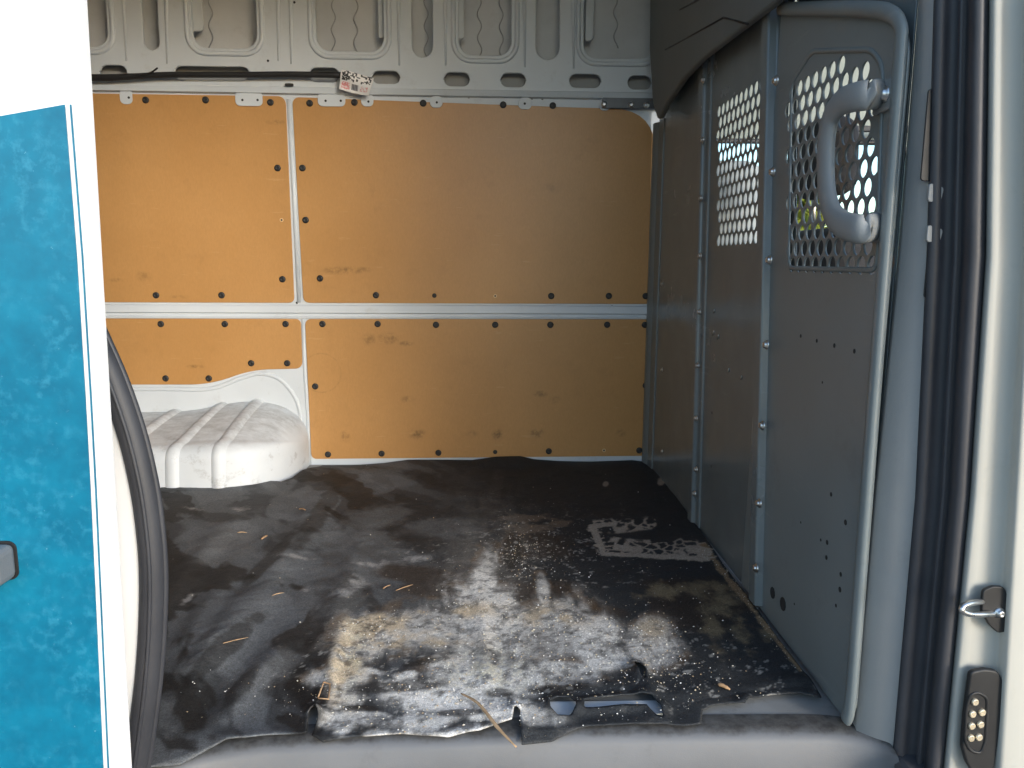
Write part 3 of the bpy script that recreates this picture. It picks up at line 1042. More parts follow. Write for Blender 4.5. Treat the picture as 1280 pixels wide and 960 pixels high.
# pull handle
hp = []
for x, y, h in ((1098, 118, .020), (1093, 118, .032), (1085, 119, .044), (1070, 121, .052), (1053, 127, .055), (1040, 143, .055), (1034, 168, .055), (1032, 205, .055), (1034, 243, .055), (1041, 268, .055), (1054, 281, .055), (1071, 286, .052), (1082, 286, .044), (1089, 285, .032), (1094, 284, .020)):
    hp.append(onX(x, y, XP - h))
hpath = smooth_path(hp, 5)
hd = tube('pull_handle', hpath, 0.0215, 'handle', dpan, 16, 0.5, (1, 0, 0))
for x, y in ((1113, 118), (1106, 283)):
    q = onX(x, y, XP - 0.010)
    box('handle_foot', (q.x - 0.003, q.y + 0.012, q.z), (0.007, 0.056, 0.046), 'handle', hd, 0.003)
    put('bolt', BOLT, q + Vector((-0.0064, 0, 0)), (-1, 0, 0), hd, 1.35)

# ================================================================ CAB BEYOND THE PARTITION
winr = rrect(0.70, 0.60, 1.50, 1.165, 0.07)
cab = sheet('cab_side', [(XP + 0.035, -0.3), (2.0, -0.3), (2.0, 1.0), (1.45, 2.05), (XP + 0.035, 2.05)], [winr], mapW(-0.02), 0.03, 'cab', None, 0.004)
tag(cab, 'pale lined cab side with the far door window', 'cab side', kind='structure')
sheet('window_glass', winr, [], mapW(-0.01), 0.004, 'glass', cab)
for zt in (1.155,):
    tube('window_rubber', [Vector((u, YW - 0.014, v)) for u, v in winr], 0.009, 'rubber', cab, 8, closed=True)
box('cab_floor', (1.3, 1.9, -0.16), (1.34, 1.8, 0.3), 'dash', cab, 0.01)
box('dashboard', (1.85, 1.9, 0.30), (0.35, 1.8, 0.66), 'dash', cab, 0.05)
box('visor_band', (1.33, 2.70, 1.20), (0.40, 0.02, 0.02), 'dash', cab, 0.004)


def seat(name, label, x, y, zt, mat, group='cab seats', bh=0.64, hw=0.27):
    t = thing(name, label, 'seat', (x + 0.25, y, -0.01), group)

    def pad(nm, c, s, rx, m, bev):
        o = box(nm, c, s, m, t, bev, 4)
        for v in o.data.vertices:
            v.co.x += (v.co.z - c[2]) * rx
        o.data.polygons.foreach_set("use_smooth", [True] * len(o.data.polygons))
        return o
    pad('cushion', (x + 0.33, y, 0.20), (0.50, 0.48, 0.16), 0, mat, 0.06)
    pad('backrest', (x + 0.06, y, 0.22 + bh / 2), (0.14, 0.46, bh), -0.10, mat, 0.06)
    pad('headrest', (x + 0.02, y, zt - 0.10), (0.11, hw, 0.21), -0.05, mat, 0.05)
    for s in (-1, 1):
        tube('headrest_rod', [Vector((x + 0.03, y + 0.06 * s, 0.20 + bh)), Vector((x + 0.025, y + 0.06 * s, 0.9)), Vector((x + 0.02, y + 0.06 * s, zt - 0.12))], 0.007, 'steel', t, 8)
    box('seat_base', (x + 0.3, y, 0.06), (0.38, 0.38, 0.13), 'dash', t, 0.02)
    return t


seat('driver_seat', 'dark cab seat with headrest behind the window with the handle', 0.93, 2.20, 1.13, 'seat_dark', None, 0.62, 0.26)
o = box('pillar_trim', (0.80, 2.66, 0.46), (0.25, 0.20, 1.24), 'seat_pale', cab, 0.06, 4)
o.data.polygons.foreach_set("use_smooth", [True] * len(o.data.polygons))

# slim yellow-green sapling outside the far cab window
TX, TY = 2.53, 6.2
bush = thing('young_tree', 'slim yellow-green young tree outside the far cab window', 'tree', (TX, TY, GZ))
vs, fs = [], []
for i in range(2200):
    d = Vector(rng.normal(size=3)); d.normalize()
    rr = (0.30 + 0.70 * rng.random())
    c = Vector((TX, TY, 1.12)) + Vector((d.x * 0.19 * rr, d.y * 0.20 * rr, d.z * 0.55 * rr))
    a = Vector(rng.normal(size=3)) * 0.025; b = Vector(rng.normal(size=3)) * 0.025
    k = len(vs)
    vs += [c - a, c + b, c + a, c - b]; fs.append((k, k + 1, k + 2, k + 3))
mesh_obj('crown', vs, fs, 'leaf', bush)
tube('trunk', [Vector((TX, TY, GZ)), Vector((TX + 0.01, TY, 0.2)), Vector((TX - 0.01, TY, 0.8)), Vector((TX, TY, 1.5))], [0.025, 0.02, 0.014, 0.005], 'bark', bush, 8)

# ================================================================ SLIDING DOOR (slid back, left)
YD = 0.87
sd = thing('sliding_door', 'white sliding door with mottled blue vinyl slid open', 'van door', (-1.1, YD, -0.3))
e0 = onY(103, 0, YD); e1 = onY(160, 960, YD)


def door_x(z):
    return e0.x + (e1.x - e0.x) * (z - e0.z) / (e1.z - e0.z)


prof = [(-1.30, 0.0), (-0.045, 0.0), (-0.012, 0.002), (-0.003, 0.008), (-0.002, 0.014), (-0.034, 0.055), (-0.05, 0.06), (-1.30, 0.06)]
zs = np.linspace(-0.30, 1.86, 24)
cols = [[Vector((door_x(z) + a, YD + b, z)) for z in zs] for a, b in prof]
loft('door_skin', cols + [cols[0]], 'white_out', sd, False)
blue_edge = [(82, 131), (97, 320), (108, 500), (114, 610), (121, 760), (130, 960), (139, 1120)]
be = [(onY(x, y, YD).x, onY(x, y, YD).z) for x, y in blue_edge]
tl = onY(-330, 205, YD)
dec = [(tl.x, tl.z)] + be + [(tl.x, be[-1][1])]
dcl = sheet('vinyl_decal', dec, [], mapY(YD - 0.0008), 0.0012, 'decal', sd)
dcl['label'] = 'mottled blue vinyl graphic'
sheet('vinyl_pinstripe', [(u + 0.0052, v) for u, v in be] + [(u + 0.0068, v) for u, v in be[::-1]], [], mapY(YD - 0.0008), 0.0012, 'decal', sd)
a = onY(-130, 678, YD); b = onY(25, 720, YD)
hb = box('door_handle', ((a.x + b.x) / 2, YD - 0.022, (a.z + b.z) / 2), (b.x - a.x, 0.04, a.z - b.z), 'sill', sd, 0.008, 3)
sheet('handle_recess', rrect(a.x - 0.01, b.z - 0.003, b.x + 0.001, a.z + 0.002, 0.01), [], mapY(YD - 0.001), 0.003, 'black', hb)

# ================================================================ RUBBER MAT
mat_px = [(40, 1012), (188, 962), (225, 955), (252, 944), (285, 930), (330, 924), (384, 921), (386, 900), (393, 896), (398, 905), (390, 924), (404, 930), (440, 925), (500, 921), (560, 924), (600, 918), (640, 904),
          (643, 892), (650, 896), (652, 928), (690, 925), (735, 912), (790, 909), (832, 911), (858, 912), (876, 910), (878, 894), (890, 888), (912, 885), (931, 887), (936, 880), (965, 876), (1000, 874), (1027, 880),
          (1012, 858), (1000, 842), (962, 790), (930, 745), (905, 712), (886, 684), (852, 636), (815, 586)]
poly = [FL(*p) for p in mat_px] + [(0.605, 2.768), (-0.60, 2.768), FL(378, 592), FL(366, 601), FL(352, 606), FL(300, 604), FL(200, 604), FL(60, 604), FL(-200, 612), FL(-200, 1050)]
holes_px = [[(688, 893), (687, 884), (696, 880), (712, 880), (719, 886), (720, 893), (712, 902), (697, 901)],
            [(729, 893), (731, 883), (760, 880), (800, 877), (815, 880), (826, 892), (829, 905), (820, 902), (808, 889), (780, 889), (745, 892)],
            [(792, 836), (800, 838), (807, 850), (806, 860), (800, 856)]]
hol = [[FL(*p) for p in h] for h in holes_px]


def inside(poly, x, y):
    r = np.zeros(x.shape, bool)
    n = len(poly)
    for i in range(n):
        x1, y1 = poly[i]; x2, y2 = poly[(i + 1) % n]
        c = ((y1 > y) != (y2 > y))
        if y1 != y2:
            r ^= c & (x < (x2 - x1) * (y - y1) / (y2 - y1) + x1)
    return r


def near(poly, x, y):
    bd = np.full(x.shape, 1e9); bx = x.copy(); by = y.copy()
    n = len(poly)
    for i in range(n):
        x1, y1 = poly[i]; x2, y2 = poly[(i + 1) % n]
        dx, dy = x2 - x1, y2 - y1
        t = np.clip(((x - x1) * dx + (y - y1) * dy) / (dx * dx + dy * dy + 1e-12), 0, 1)
        qx, qy = x1 + t * dx, y1 + t * dy
        d = np.hypot(x - qx, y - qy)
        m = d < bd
        bd[m] = d[m]; bx[m] = qx[m]; by[m] = qy[m]
    return bd, bx, by


st = 0.0034
gx = np.arange(-1.05, 0.625, st); gy = np.arange(0.98, 2.78, st)
NX, NY = len(gx), len(gy)
GX, GY = np.meshgrid(gx, gy, indexing='ij')
cx, cy = GX[:-1, :-1] + st / 2, GY[:-1, :-1] + st / 2
keep = inside(poly, cx, cy)
for h in hol:
    keep &= ~inside(h, cx, cy)
used = np.zeros((NX, NY), bool); cnt = np.zeros((NX, NY), int)
for a in (0, 1):
    for b in (0, 1):
        cnt[a:NX - 1 + a, b:NY - 1 + b] += keep
used = cnt > 0
edge = used & (cnt < 4)
vx, vy = GX.copy(), GY.copy()
ex, ey = GX[edge], GY[edge]
bd, bx, by = near(poly, ex, ey)
for h in hol:
    d2, x2, y2 = near(h, ex, ey)
    m = d2 < bd
    bd[m] = d2[m]; bx[m] = x2[m]; by[m] = y2[m]
m = bd < st * 1.6
ex2 = ex.copy(); ey2 = ey.copy(); ex2[m] = bx[m]; ey2[m] = by[m]
vx[edge] = ex2; vy[edge] = ey2
X = vx[used]; Y = vy[used]
# photo pixel of each mat point, for placing stains where they lie
dx, dy, dz = X - ORG.x, Y - ORG.y, -ORG.z
kk = dx * fwd.x + dy * fwd.y + dz * fwd.z
PX = 640 + F * (dx * rgt.x + dy * rgt.y + dz * rgt.z) / kk
PY = 480 - F * (dx * upv.x + dy * upv.y + dz * upv.z) / kk
n1 = fbm(X * 3 + 9, Y * 3 + 3, 11, 4)
n2 = fbm(X * 9 + 4, Y * 9 + 8, 21, 5)
n3 = fbm(X * 30 + 4, Y * 30 + 8, 31, 5, 0.6)
n4 = fbm(X * 75 + 1, Y * 75 + 2, 41, 4, 0.7)
n5 = fbm(X * 60 + 1 + n2 * 3, Y * 7 + 2 + n2 * 3, 51, 4, 0.6)


def seg_d(x1, y1, x2, y2):
    ddx, ddy = x2 - x1, y2 - y1
    t = np.clip(((PX - x1) * ddx + (PY - y1) * ddy) / (ddx * ddx + ddy * ddy), 0, 1)
    return np.hypot(PX - (x1 + t * ddx), PY - (y1 + t * ddy)), t


Z = 0.004 + 0.010 * (n1 - 0.35).clip(0) + 0.006 * n2 + 0.0018 * n3
# folds (soft ridges) in the mat
for x1, y1, x2, y2, wd, h in ((205, 905, 330, 740, 24, .020), (330, 740, 420, 610, 16, .014), (215, 840, 300, 700, 14, .010), (395, 850, 470, 620, 16, .008), (240, 690, 350, 640, 14, .008), (560, 600, 590, 720, 16, .007),
                              (640, 590, 620, 690, 18, .008), (200, 760, 290, 660, 12, .010), (250, 930, 370, 800, 14, .012), (430, 790, 400, 900, 10, .010),  (600, 760, 610, 860, 10, .006), (690, 870, 790, 865, 8, .008)):
    d, t = seg_d(x1, y1, x2, y2)
    Z += h * np.exp(-(d / wd) ** 2) * (0.35 + 0.65 * np.sin(np.pi * np.clip(t, 0.06, 0.94))) * (0.6 + 0.8 * n2)
fz = 0.35 + 0.65 * sstep(1.12, 1.30, Y)
Z = Z * fz
# back edge climbs the wall
edge_z = np.interp(PX, [378, 400, 440, 480, 510, 545, 590, 620, 650, 668, 700, 740, 790, 806, 815], [0.004, -0.004, -0.004, 0.004, 0.016, 0.016, 0.014, 0.027, 0.029, 0.016, 0.009, 0.007, 0.012, 0.006, -0.002])
kw = sstep(2.64, 2.765, Y) * (X > -0.64)
Z = Z * (1 - kw) + edge_z * kw
# curled front edge and flaps
fd = np.zeros(X.shape)
bdall, _, _ = near([FL(*p) for p in mat_px[4:35]], X, Y)
front = np.exp(-(bdall / 0.022) ** 2) * (Y < 1.32)
Z += 0.004 * front * (0.1 + 1.3 * n2)
for (x, y, r, h) in ((395, 900, 9, .018), (388, 912, 8, .006), (646, 893, 7, .008), (812, 868, 14, .010), (800, 850, 9, .010), (930, 883, 10, .006), (720, 893, 6, .005), (830, 890, 9, .005)):
    Z += h * np.exp(-(((PX - x) ** 2 + ((PY - y) * 1.3) ** 2) / r ** 2))
for h in hol:
    d2, _, _ = near(h, X, Y)
    Z += 0.006 * np.exp(-(d2 / 0.012) ** 2)
# drape over the rounded sill on the left
sp = np.array([(p.x, p.y) for p in sill_path])
ysill = np.interp(X, sp[:, 0], sp[:, 1])
Z -= 0.5 * np.clip(ysill + 0.002 - Y, 0, 0.05)

# --- colour
col = np.zeros((len(X), 4))
base = np.array([0.038, 0.041, 0.044])
grey = np.array([0.10, 0.106, 0.112])


def blend(cc, m, c):
    m = np.clip(m, 0, 1)[:, None]
    return cc * (1 - m) + np.array(c) * m


def blob(x, y, rx, ry, rot=0.0):
    a = math.radians(rot)
    u = (PX - x) * math.cos(a) + (PY - y) * math.sin(a); v = -(PX - x) * math.sin(a) + (PY - y) * math.cos(a)
    return np.exp(-((u / rx) ** 2 + (v / ry) ** 2))


def patch(lst, nz, sharp=0.10, thr=0.5, w=0.9):
    """ragged patches: soft blobs whose edge is broken up by noise"""
    s = np.zeros(X.shape)
    for b in lst:
        s = np.maximum(s, blob(*b[:4], b[4] if len(b) > 4 else 0))
    v = s + w * (nz - 0.5)
    return sstep(thr - sharp, thr + sharp, v) * sstep(0.02, 0.2, s)


wx = X + 0.10 * (fbm(X * 5, Y * 5, 71, 4) - 0.5); wy = Y + 0.10 * (fbm(X * 5 + 7, Y * 5 + 3, 81, 4) - 0.5)
w1 = fbm(wx * 5.5 + 2, wy * 4.0 + 1, 91, 4, 0.45)
w2 = fbm((wx + wy * 0.6) * 9.0 + 2, (wy - wx * 0.4) * 3.5 + 6, 101, 5, 0.5)
C = np.tile(base, (len(X), 1))
left = sstep(620, 420, PX + 0.15 * (PY - 700))  # left side lighter: grazing sheen mixed into the colour along with dust
C = blend(C, left * (0.30 + 0.25 * n3), grey)
C = blend(C, left * 0.70 * sstep(0.47, 0.53, w1), (0.175, 0.185, 0.193))
C = blend(C, left * 0.55 * sstep(0.52, 0.60, w2), (0.215, 0.226, 0.235))
C = blend(C, 0.85 * left * sstep(0.43, 0.38, w2), (0.022, 0.021, 0.020))
C = blend(C, 0.55 * patch([(450, 700, 70, 40, -20), (420, 750, 40, 34), (480, 650, 70, 20, -10), (540, 665, 50, 18), (330, 850, 60, 24, -20), (280, 690, 60, 20, -10)], w1 * 0.6 + n3 * 0.4, 0.2, 0.5, 1.5), (0.17, 0.171, 0.170))
C = blend(C, 0.6 * patch([(385, 815, 40, 15), (400, 650, 60, 12, -55), (270, 835, 80, 12, -45), (330, 715, 60, 10, -45), (370, 870, 40, 20), (300, 870, 40, 10, -45), (270, 652, 40, 8, 5)], w2 * 0.5 + n3 * 0.5, 0.15, 0.5, 1.2), (0.016, 0.0155, 0.015))
# pale scuffs and streaks
C = blend(C, 0.75 * patch([(445, 735, 22, 9, -20), (430, 752, 16, 8), (520, 704, 26, 4, -5), (455, 712, 30, 3), (365, 703, 40, 2.5, 2), (238, 640, 16, 3.5), (300, 642, 14, 3.5), (383, 742, 7, 3), (235, 755, 10, 4, -40), (478, 715, 8, 12, 30)], n3 * 0.4 + n4 * 0.3 + n5 * 0.3, 0.42, 0.75, 3.0), (0.42, 0.41, 0.395))
# brown stains
C = blend(C, 0.8 * patch([(520, 725, 60, 14), (660, 745, 70, 20), (560, 745, 90, 14), (655, 690, 55, 22), (700, 815, 60, 25), (870, 760, 70, 40), (740, 770, 60, 12)], n2, 0.18, 0.5), (0.055, 0.042, 0.033))
C = blend(C, 0.85 * patch([(655, 653, 38, 7), (660, 668, 34, 8), (640, 690, 18, 18, 30), (700, 660, 18, 5), (600, 705, 14, 20, 20)], n3, 0.18, 0.55, 1.0), (0.20, 0.155, 0.115))
# moss and ochre by the partition
C = blend(C, 0.75 * patch([(900, 762, 30, 18, 40), (925, 800, 18, 26, -30), (870, 740, 40, 10), (830, 745, 36, 9), (960, 800, 16, 12), (890, 790, 14, 30, -20), (925, 790, 10, 20, -30)], n3 * 0.6 + n5 * 0.4, 0.40, 0.62, 2.2), (0.27, 0.215, 0.13))
d, t = seg_d(879, 688, 1000, 846)
C = blend(C, 0.85 * sstep(0.45, 0.75, np.exp(-(d / 5) ** 2) + 1.3 * (n3 - 0.5)), (0.34, 0.24, 0.14))
# netted pale patch
body_m = np.maximum.reduce([np.exp(-(seg_d(*q_[:4])[0] / q_[4]) ** 2) for q_ in ((737, 663, 765, 661, 7), (765, 666, 812, 659, 8), (742, 668, 752, 690, 8), (752, 697, 885, 703, 5), (765, 690, 880, 697, 9), (850, 690, 886, 696, 12), (768, 682, 830, 688, 6))])
sel = body_m > 0.12
wr2 = np.random.default_rng(23)
cells = np.stack([(735 + 155 * wr2.random(95)) / 11.0, (652 + 58 * wr2.random(95)) / 5.0], 1)
f1 = np.full(sel.sum(), 9.0); f2 = f1.copy()
ax_, ay_ = PX[sel] / 11.0 + 0.9 * (n3[sel] - 0.5), PY[sel] / 5.0 + 0.9 * (n4[sel] - 0.5)
for c_ in cells:
    dd = np.hypot(ax_ - c_[0], ay_ - c_[1])
    f2 = np.where(dd < f1, f1, np.minimum(f2, dd)); f1 = np.minimum(f1, dd)
lat = np.zeros(X.shape)
lat[sel] = sstep(0.34, 0.14, f2 - f1)
rim_ = np.maximum.reduce([np.exp(-(seg_d(*q_[:4])[0] / q_[4]) ** 2) for q_ in ((738, 664, 768, 661, 3.5), (742, 668, 753, 694, 5), (753, 699, 885, 704, 3.2), (862, 692, 886, 696, 6), (770, 690, 800, 694, 5))])
net_m = np.maximum(lat * sstep(0.30, 0.55, body_m + 0.6 * (n3 - 0.5)), sstep(0.40, 0.6, rim_ + 0.6 * (n4 - 0.5)))
C = blend(C, 0.92 * net_m, (0.46, 0.40, 0.325))
C = blend(C, 0.8 * patch([(757, 609, 4, 4), (826, 607, 5, 5)], n3, 0.2, 0.5, 0.6), (0.42, 0.36, 0.29))
# powdery white crust
wh = [(470, 800, 50, 26, -10), (540, 790, 60, 30), (585, 790, 40, 45), (605, 735, 16, 45, 10), (640, 800, 50, 34), (700, 790, 46, 36), (735, 800, 36, 30), (430, 845, 18, 40, 15), (640, 850, 40, 22), (560, 880, 60, 18), (600, 840, 60, 30), (600, 875, 40, 20), (620, 780, 30, 40), (760, 830, 30, 16), (690, 850, 60, 16), (680, 745, 9, 22, -15), (815, 795, 24, 18), (815, 820, 36, 22)]
rb = np.random.default_rng(12)
for k in range(46):
    bx_, by_ = 420 + 240 * rb.random(), 845 + 80 * rb.random()
    r_ = 7 + 16 * rb.random()
    wh.append((bx_, by_, r_ * (1 + rb.random()), r_ * 0.45, -12 + 24 * rb.random()))
s0 = np.zeros(X.shape)
for b in wh:
    s0 = np.maximum(s0, blob(*b[:4], b[4] if len(b) > 4 else 0))
rag = n2 * 0.30 + n3 * 0.25 + n5 * 0.45
wm = sstep(0.04, 0.80, s0 * (0.55 + 0.9 * n2) + 1.6 * (rag - 0.5)) * sstep(0.03, 0.3, s0)
film = sstep(0.05, 0.8, np.maximum(s0, 0.6 * blob(610, 720, 60, 90, 12)) + 0.9 * (rag - 0.5))
C = blend(C, 0.75 * film, (0.27, 0.25, 0.225))
pore = sstep(0.34, 0.52, n4 * 0.6 + n3 * 0.4)
tone = np.array([0.95, 0.92, 0.86])[None, :] * (0.40 + 0.60 * pore[:, None]) * (0.70 + 0.30 * sstep(0.35, 0.6, n2)[:, None])
tan = np.array([0.70, 0.56, 0.38])[None, :] * (0.30 + 0.70 * pore[:, None])
tm = np.clip(np.maximum.reduce([blob(465, 785, 55, 26), blob(430, 840, 26, 50, 12), blob(510, 812, 80, 16), blob(690, 775, 44, 16), blob(815, 790, 22, 16), blob(560, 770, 60, 10)]) * 1.3 * sstep(0.40, 0.58, n3 * 0.5 + n2 * 0.5), 0, 0.9)[:, None]
crust = tone * (1 - tm) + tan * tm
wmm = (wm * np.interp(PX, [590, 660, 760, 830], [1.0, 0.85, 0.78, 0.6]))[:, None]
C = C * (1 - wmm) + crust * wmm
yl = np.clip(np.maximum(blob(610, 845, 60, 26), blob(440, 830, 16, 50, 10)) * sstep(0.45, 0.62, n4), 0, 1)
C = blend(C, 0.6 * yl * wm, (0.78, 0.70, 0.46))
C = blend(C, 0.5 * sstep(0.60, 0.70, fbm(X * 55 + 3, Y * 40 + 9, 131, 4, 0.65)) * sstep(0.1, 0.5, s0), (0.05, 0.043, 0.036))
# brown tide mark round the crust
C = blend(C, 0.6 * sstep(0.10, 0.22, s0) * sstep(0.42, 0.26, s0) * sstep(0.42, 0.58, n3) * (PY < 860), (0.13, 0.085, 0.05))
# dark wet bands across the crust
C = blend(C, 0.75 * patch([(500, 864, 60, 8, -3), (640, 700, 16, 30), (625, 872, 22, 6), (570, 897, 30, 5), (700, 868, 50, 6), (530, 834, 30, 4, -10), (450, 890, 30, 4)], n2 * 0.5 + n3 * 0.5, 0.16, 0.5, 1.2), (0.03, 0.027, 0.024))
# salt speckle
spk = sstep(0.66, 0.72, n4) * np.clip(patch([(560, 850, 200, 60), (660, 700, 120, 60), (850, 850, 130, 50), (470, 880, 120, 40)], n2, 0.3, 0.4), 0, 1)
C = blend(C, 0.45 * spk, (0.6, 0.58, 0.53))
# grey film along the front ledge
C = blend(C, 0.45 * sstep(870, 905, PY) * sstep(600, 680, PX) * sstep(0.35, 0.6, n2), (0.12, 0.117, 0.112))
col[:, :3] = C
lum = C.mean(axis=1)
col[:, 3] = sstep(0.03, 0.3, lum)

idx = -np.ones((NX, NY), int)
idx[used] = np.arange(used.sum())
ii, jj = np.nonzero(keep)
quads = np.stack([idx[ii, jj], idx[ii + 1, jj], idx[ii + 1, jj + 1], idx[ii, jj + 1]], 1)
me = bpy.data.meshes.new('rubber_mat')
me.vertices.add(len(X)); me.vertices.foreach_set('co', np.stack([X, Y, Z], 1).ravel())
me.loops.add(len(quads) * 4); me.loops.foreach_set('vertex_index', quads.ravel())
me.polygons.add(len(quads)); me.polygons.foreach_set('loop_start', np.arange(len(quads)) * 4)
me.polygons.foreach_set('use_smooth', [True] * len(quads))
me.update(); me.validate()
ca = me.color_attributes.new('tint', 'FLOAT_COLOR', 'POINT')
ca.data.foreach_set('color', col.ravel())
me.materials.append(M['mat'])
rmat = link(bpy.data.objects.new('rubber_mat', me))
tag(rmat, 'torn black rubber floor mat crusted with white powder', 'floor mat')
md = rmat.modifiers.new("solid", 'SOLIDIFY'); md.thickness = 0.002; md.offset = 1


def mat_z(x, y):
    d = (X - x) ** 2 + (Y - y) ** 2
    k = int(np.argmin(d))
    return float(Z[k]) if d[k] < 1e-4 else 0.0


# ================================================================ LOOSE BITS
def grit(name, label, count, wts, mats_rgb, rmin, rmax, seed):
    r = np.random.default_rng(seed)
    vs, fs, cs = [], [], []
    pr = wts / wts.sum()
    pick = r.choice(len(X), size=count, p=pr)
    for k in pick:
        s = rmin + (rmax - rmin) * r.random() ** 3
        c = Vector((X[k] + r.normal() * 0.002, Y[k] + r.normal() * 0.002, Z[k] + 0.003 + s * 0.4))
        n = len(vs)
        pts = [Vector(v) * s * (0.6 + 0.7 * r.random()) for v in ((1, 0, 0), (-1, 0, 0), (0, 1, 0), (0, -1, 0), (0, 0, 0.7), (0, 0, -0.7))]
        vs += [c + p for p in pts]
        fs += [(n, n + 2, n + 4), (n + 2, n + 1, n + 4), (n + 1, n + 3, n + 4), (n + 3, n, n + 4), (n + 2, n, n + 5), (n + 1, n + 2, n + 5), (n + 3, n + 1, n + 5), (n, n + 3, n + 5)]
        b = mats_rgb[r.integers(len(mats_rgb))]
        cs += [(*b, 1.0)] * 6
    o = mesh_obj(name, vs, fs, 'paper')
    a = o.data.color_attributes.new('tint', 'FLOAT_COLOR', 'POINT')
    a.data.foreach_set('color', np.array(cs).ravel())
    return tag(o, label, 'debris', kind='stuff')


d, t = seg_d(879, 688, 1000, 846)
wt = 0.004 + 1.0 * wm * (PY > 740) + 0.9 * (blob(600, 880, 220, 26)) + 1.6 * blob(655, 700, 30, 26) + 0.9 * blob(830, 850, 60, 30) + 0.8 * np.exp(-(d / 7) ** 2) * (PY > 690) + 0.3 * blob(700, 800, 160, 80)
grit('loose_grit', 'loose white and tan grit scattered over the mat', 4600, wt, [(0.75, 0.73, 0.68), (0.70, 0.66, 0.55), (0.62, 0.52, 0.36), (0.8, 0.79, 0.77), (0.45, 0.33, 0.2)], 0.0005, 0.0021, 5)


def splinter(name, label, px, r, mat, group=None, zoff=0.006, thing_cat='splinter'):
    pts = []
    for (x, y, dz) in px:
        p = onZ(x, y, 0.0)
        pts.append(Vector((p.x, p.y, mat_z(p.x, p.y) + zoff + dz)))
    pts = smooth_path(pts, 4)
    L = len(pts)
    rad = [r * (0.35 + 0.65 * math.sin(math.pi * (0.08 + 0.84 * i / (L - 1)))) * (0.8 + 0.4 * random.random()) for i in range(L)]
    o = tube(name, pts, rad, mat, None, 6, 0.6)
    return tag(o, label, thing_cat, group)


splinter('wood_splinter', 'long brown wood splinter lying over the front edge of the mat', [(577, 878, .004), (598, 893, .006), (622, 921, .010), (645, 941, .004)], 0.0042, 'wood')
splinter('wood_splinter', 'thin pale stick on the bare grey part of the mat', [(280, 825, .002), (295, 818, .003), (311, 810, .002)], 0.0016, 'wood')
splinter('wood_splinter', 'short straw beside the brown stain below the mat scuffs', [(495, 747, .001), (505, 744, .002), (516, 740, .001)], 0.002, 'chip')
splinter('wood_splinter', 'tiny orange sliver next to the short straw', [(479, 744, .001), (483, 742, .002), (488, 740, .001)], 0.002, 'chip')
splinter('wood_splinter', 'thin grey stick lying in the long dark fold', [(341, 757, .002), (347, 754, .003), (355, 751, .002)], 0.0018, 'wood')
splinter('wood_splinter', 'small pale stick near the wheel arch', [(297, 675, .001), (303, 674, .002), (309, 674, .001)], 0.002, 'wood')
splinter('wood_chip', 'orange wood chip near the torn flap under the partition door', [(898, 867, .001), (903, 869, .003), (912, 872, .001)], 0.006, 'chip', None, 0.006, 'wood chip')
splinter('wood_chip', 'small orange chip next to the mat fold by the wheel arch', [(374, 644, .001), (378, 645, .003), (382, 647, .001)], 0.004, 'chip', None, 0.006, 'wood chip')
splinter('wood_chip', 'brown chip between the wheel arch and the small pale stick', [(327, 681, .001), (331, 679, .003), (334, 677, .001)], 0.004, 'chip', None, 0.006, 'wood chip')
# folded straw triangle by the left tear
tri = [(398, 882), (405, 866), (413, 868), (411, 884), (398, 883)]
pts = [onZ(x, y, 0) for x, y in tri]
pts = [Vector((p.x, p.y, mat_z(p.x, p.y) + 0.007)) for p in pts]
o = tube('bent_straw', pts, 0.0014, 'chip', None, 6)
tag(o, 'bent orange straw forming a triangle beside the left tear', 'straw')

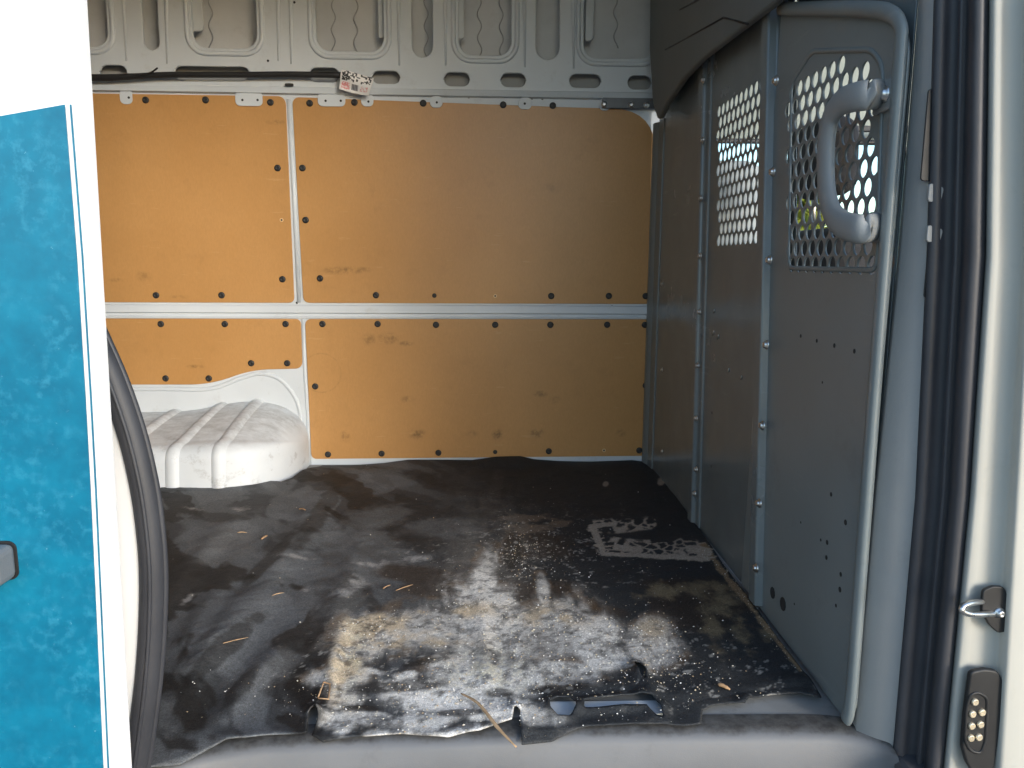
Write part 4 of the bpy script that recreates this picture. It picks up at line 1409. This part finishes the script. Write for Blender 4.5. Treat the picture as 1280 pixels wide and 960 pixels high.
# ---- black tube along the wall ledge with its paper tag
pts = smooth_path([onY(x, y, YW - 0.028) for x, y in ((-80, 97), (60, 97), (107, 97), (140, 97), (168, 95.5), (215, 93.5), (300, 93.5), (360, 93), (428, 94))], 5)
rad = [0.0115 if p.x < onY(150, 97).x else (0.0108 if p.x < onY(172, 97).x else 0.0100) for p in pts]
ct = tube('black_tube', pts, rad, 'tube', None, 10)
tag(ct, 'thin black tube running along the wall above the hardboard', 'tube')
tube('loose_end', smooth_path([onY(160, 96, YW - 0.03), onY(185, 92, YW - 0.04), onY(197, 85, YW - 0.045)], 5), 0.003, 'tube', ct, 6)
q = [onY(427, 87, YW - 0.046), onY(467, 97, YW - 0.050), onY(461, 120, YW - 0.046), onY(424, 112, YW - 0.042)]
NU, NV = 64, 48
vs, fs, cs = [], [], []
pr = np.random.default_rng(3)
g1 = pr.random((40, 30))
for i in range(NU + 1):
    for j in range(NV + 1):
        u, v = i / NU, j / NV
        p = (q[0] * (1 - u) + q[1] * u) * (1 - v) + (q[3] * (1 - u) + q[2] * u) * v
        p = p + Vector((0, -0.006 * math.sin(u * 5 + v * 2) - 0.004 * math.sin(v * 7 - u * 3), 0))
        vs.append(p)
        c = (0.78, 0.76, 0.74)
        if v < 0.5:
            if g1[int(u * 20), int(v * 16)] > 0.62 and 0.04 < u < 0.95: c = (0.05, 0.05, 0.05)
            if 0.06 < u < 0.25 and 0.18 < v < 0.48 and g1[int(u * 30), int(v * 24)] > .3: c = (0.03, 0.03, 0.03)
        else:
            if 0.05 < u < 0.32 and 0.56 < v < 0.9: c = (0.72, 0.25, 0.25) if g1[int(u * 39), int(v * 29)] > .35 else (0.78, 0.70, 0.68)
            if 0.38 < u < 0.58 and 0.58 < v < 0.86: c = (0.06, 0.06, 0.06) if int(u * 64) % 3 else (0.6, 0.6, 0.6)
            if 0.66 < u < 0.92 and 0.60 < v < 0.84: c = (0.70, 0.35, 0.33) if g1[int(u * 39), int(v * 29)] > .5 else (0.78, 0.74, 0.72)
        cs.append((*c, 0.0))
for i in range(NU):
    for j in range(NV):
        a = i * (NV + 1) + j
        fs.append((a, a + NV + 1, a + NV + 2, a + 1))
pt = mesh_obj('paper_tag', vs, fs, 'paper', None, True)
ca = pt.data.color_attributes.new('tint', 'FLOAT_COLOR', 'POINT')
ca.data.foreach_set('color', np.array(cs).ravel())
md = pt.modifiers.new("solid", 'SOLIDIFY'); md.thickness = 0.0008
tag(pt, 'crumpled printed paper tag on the end of the black tube', 'paper tag')
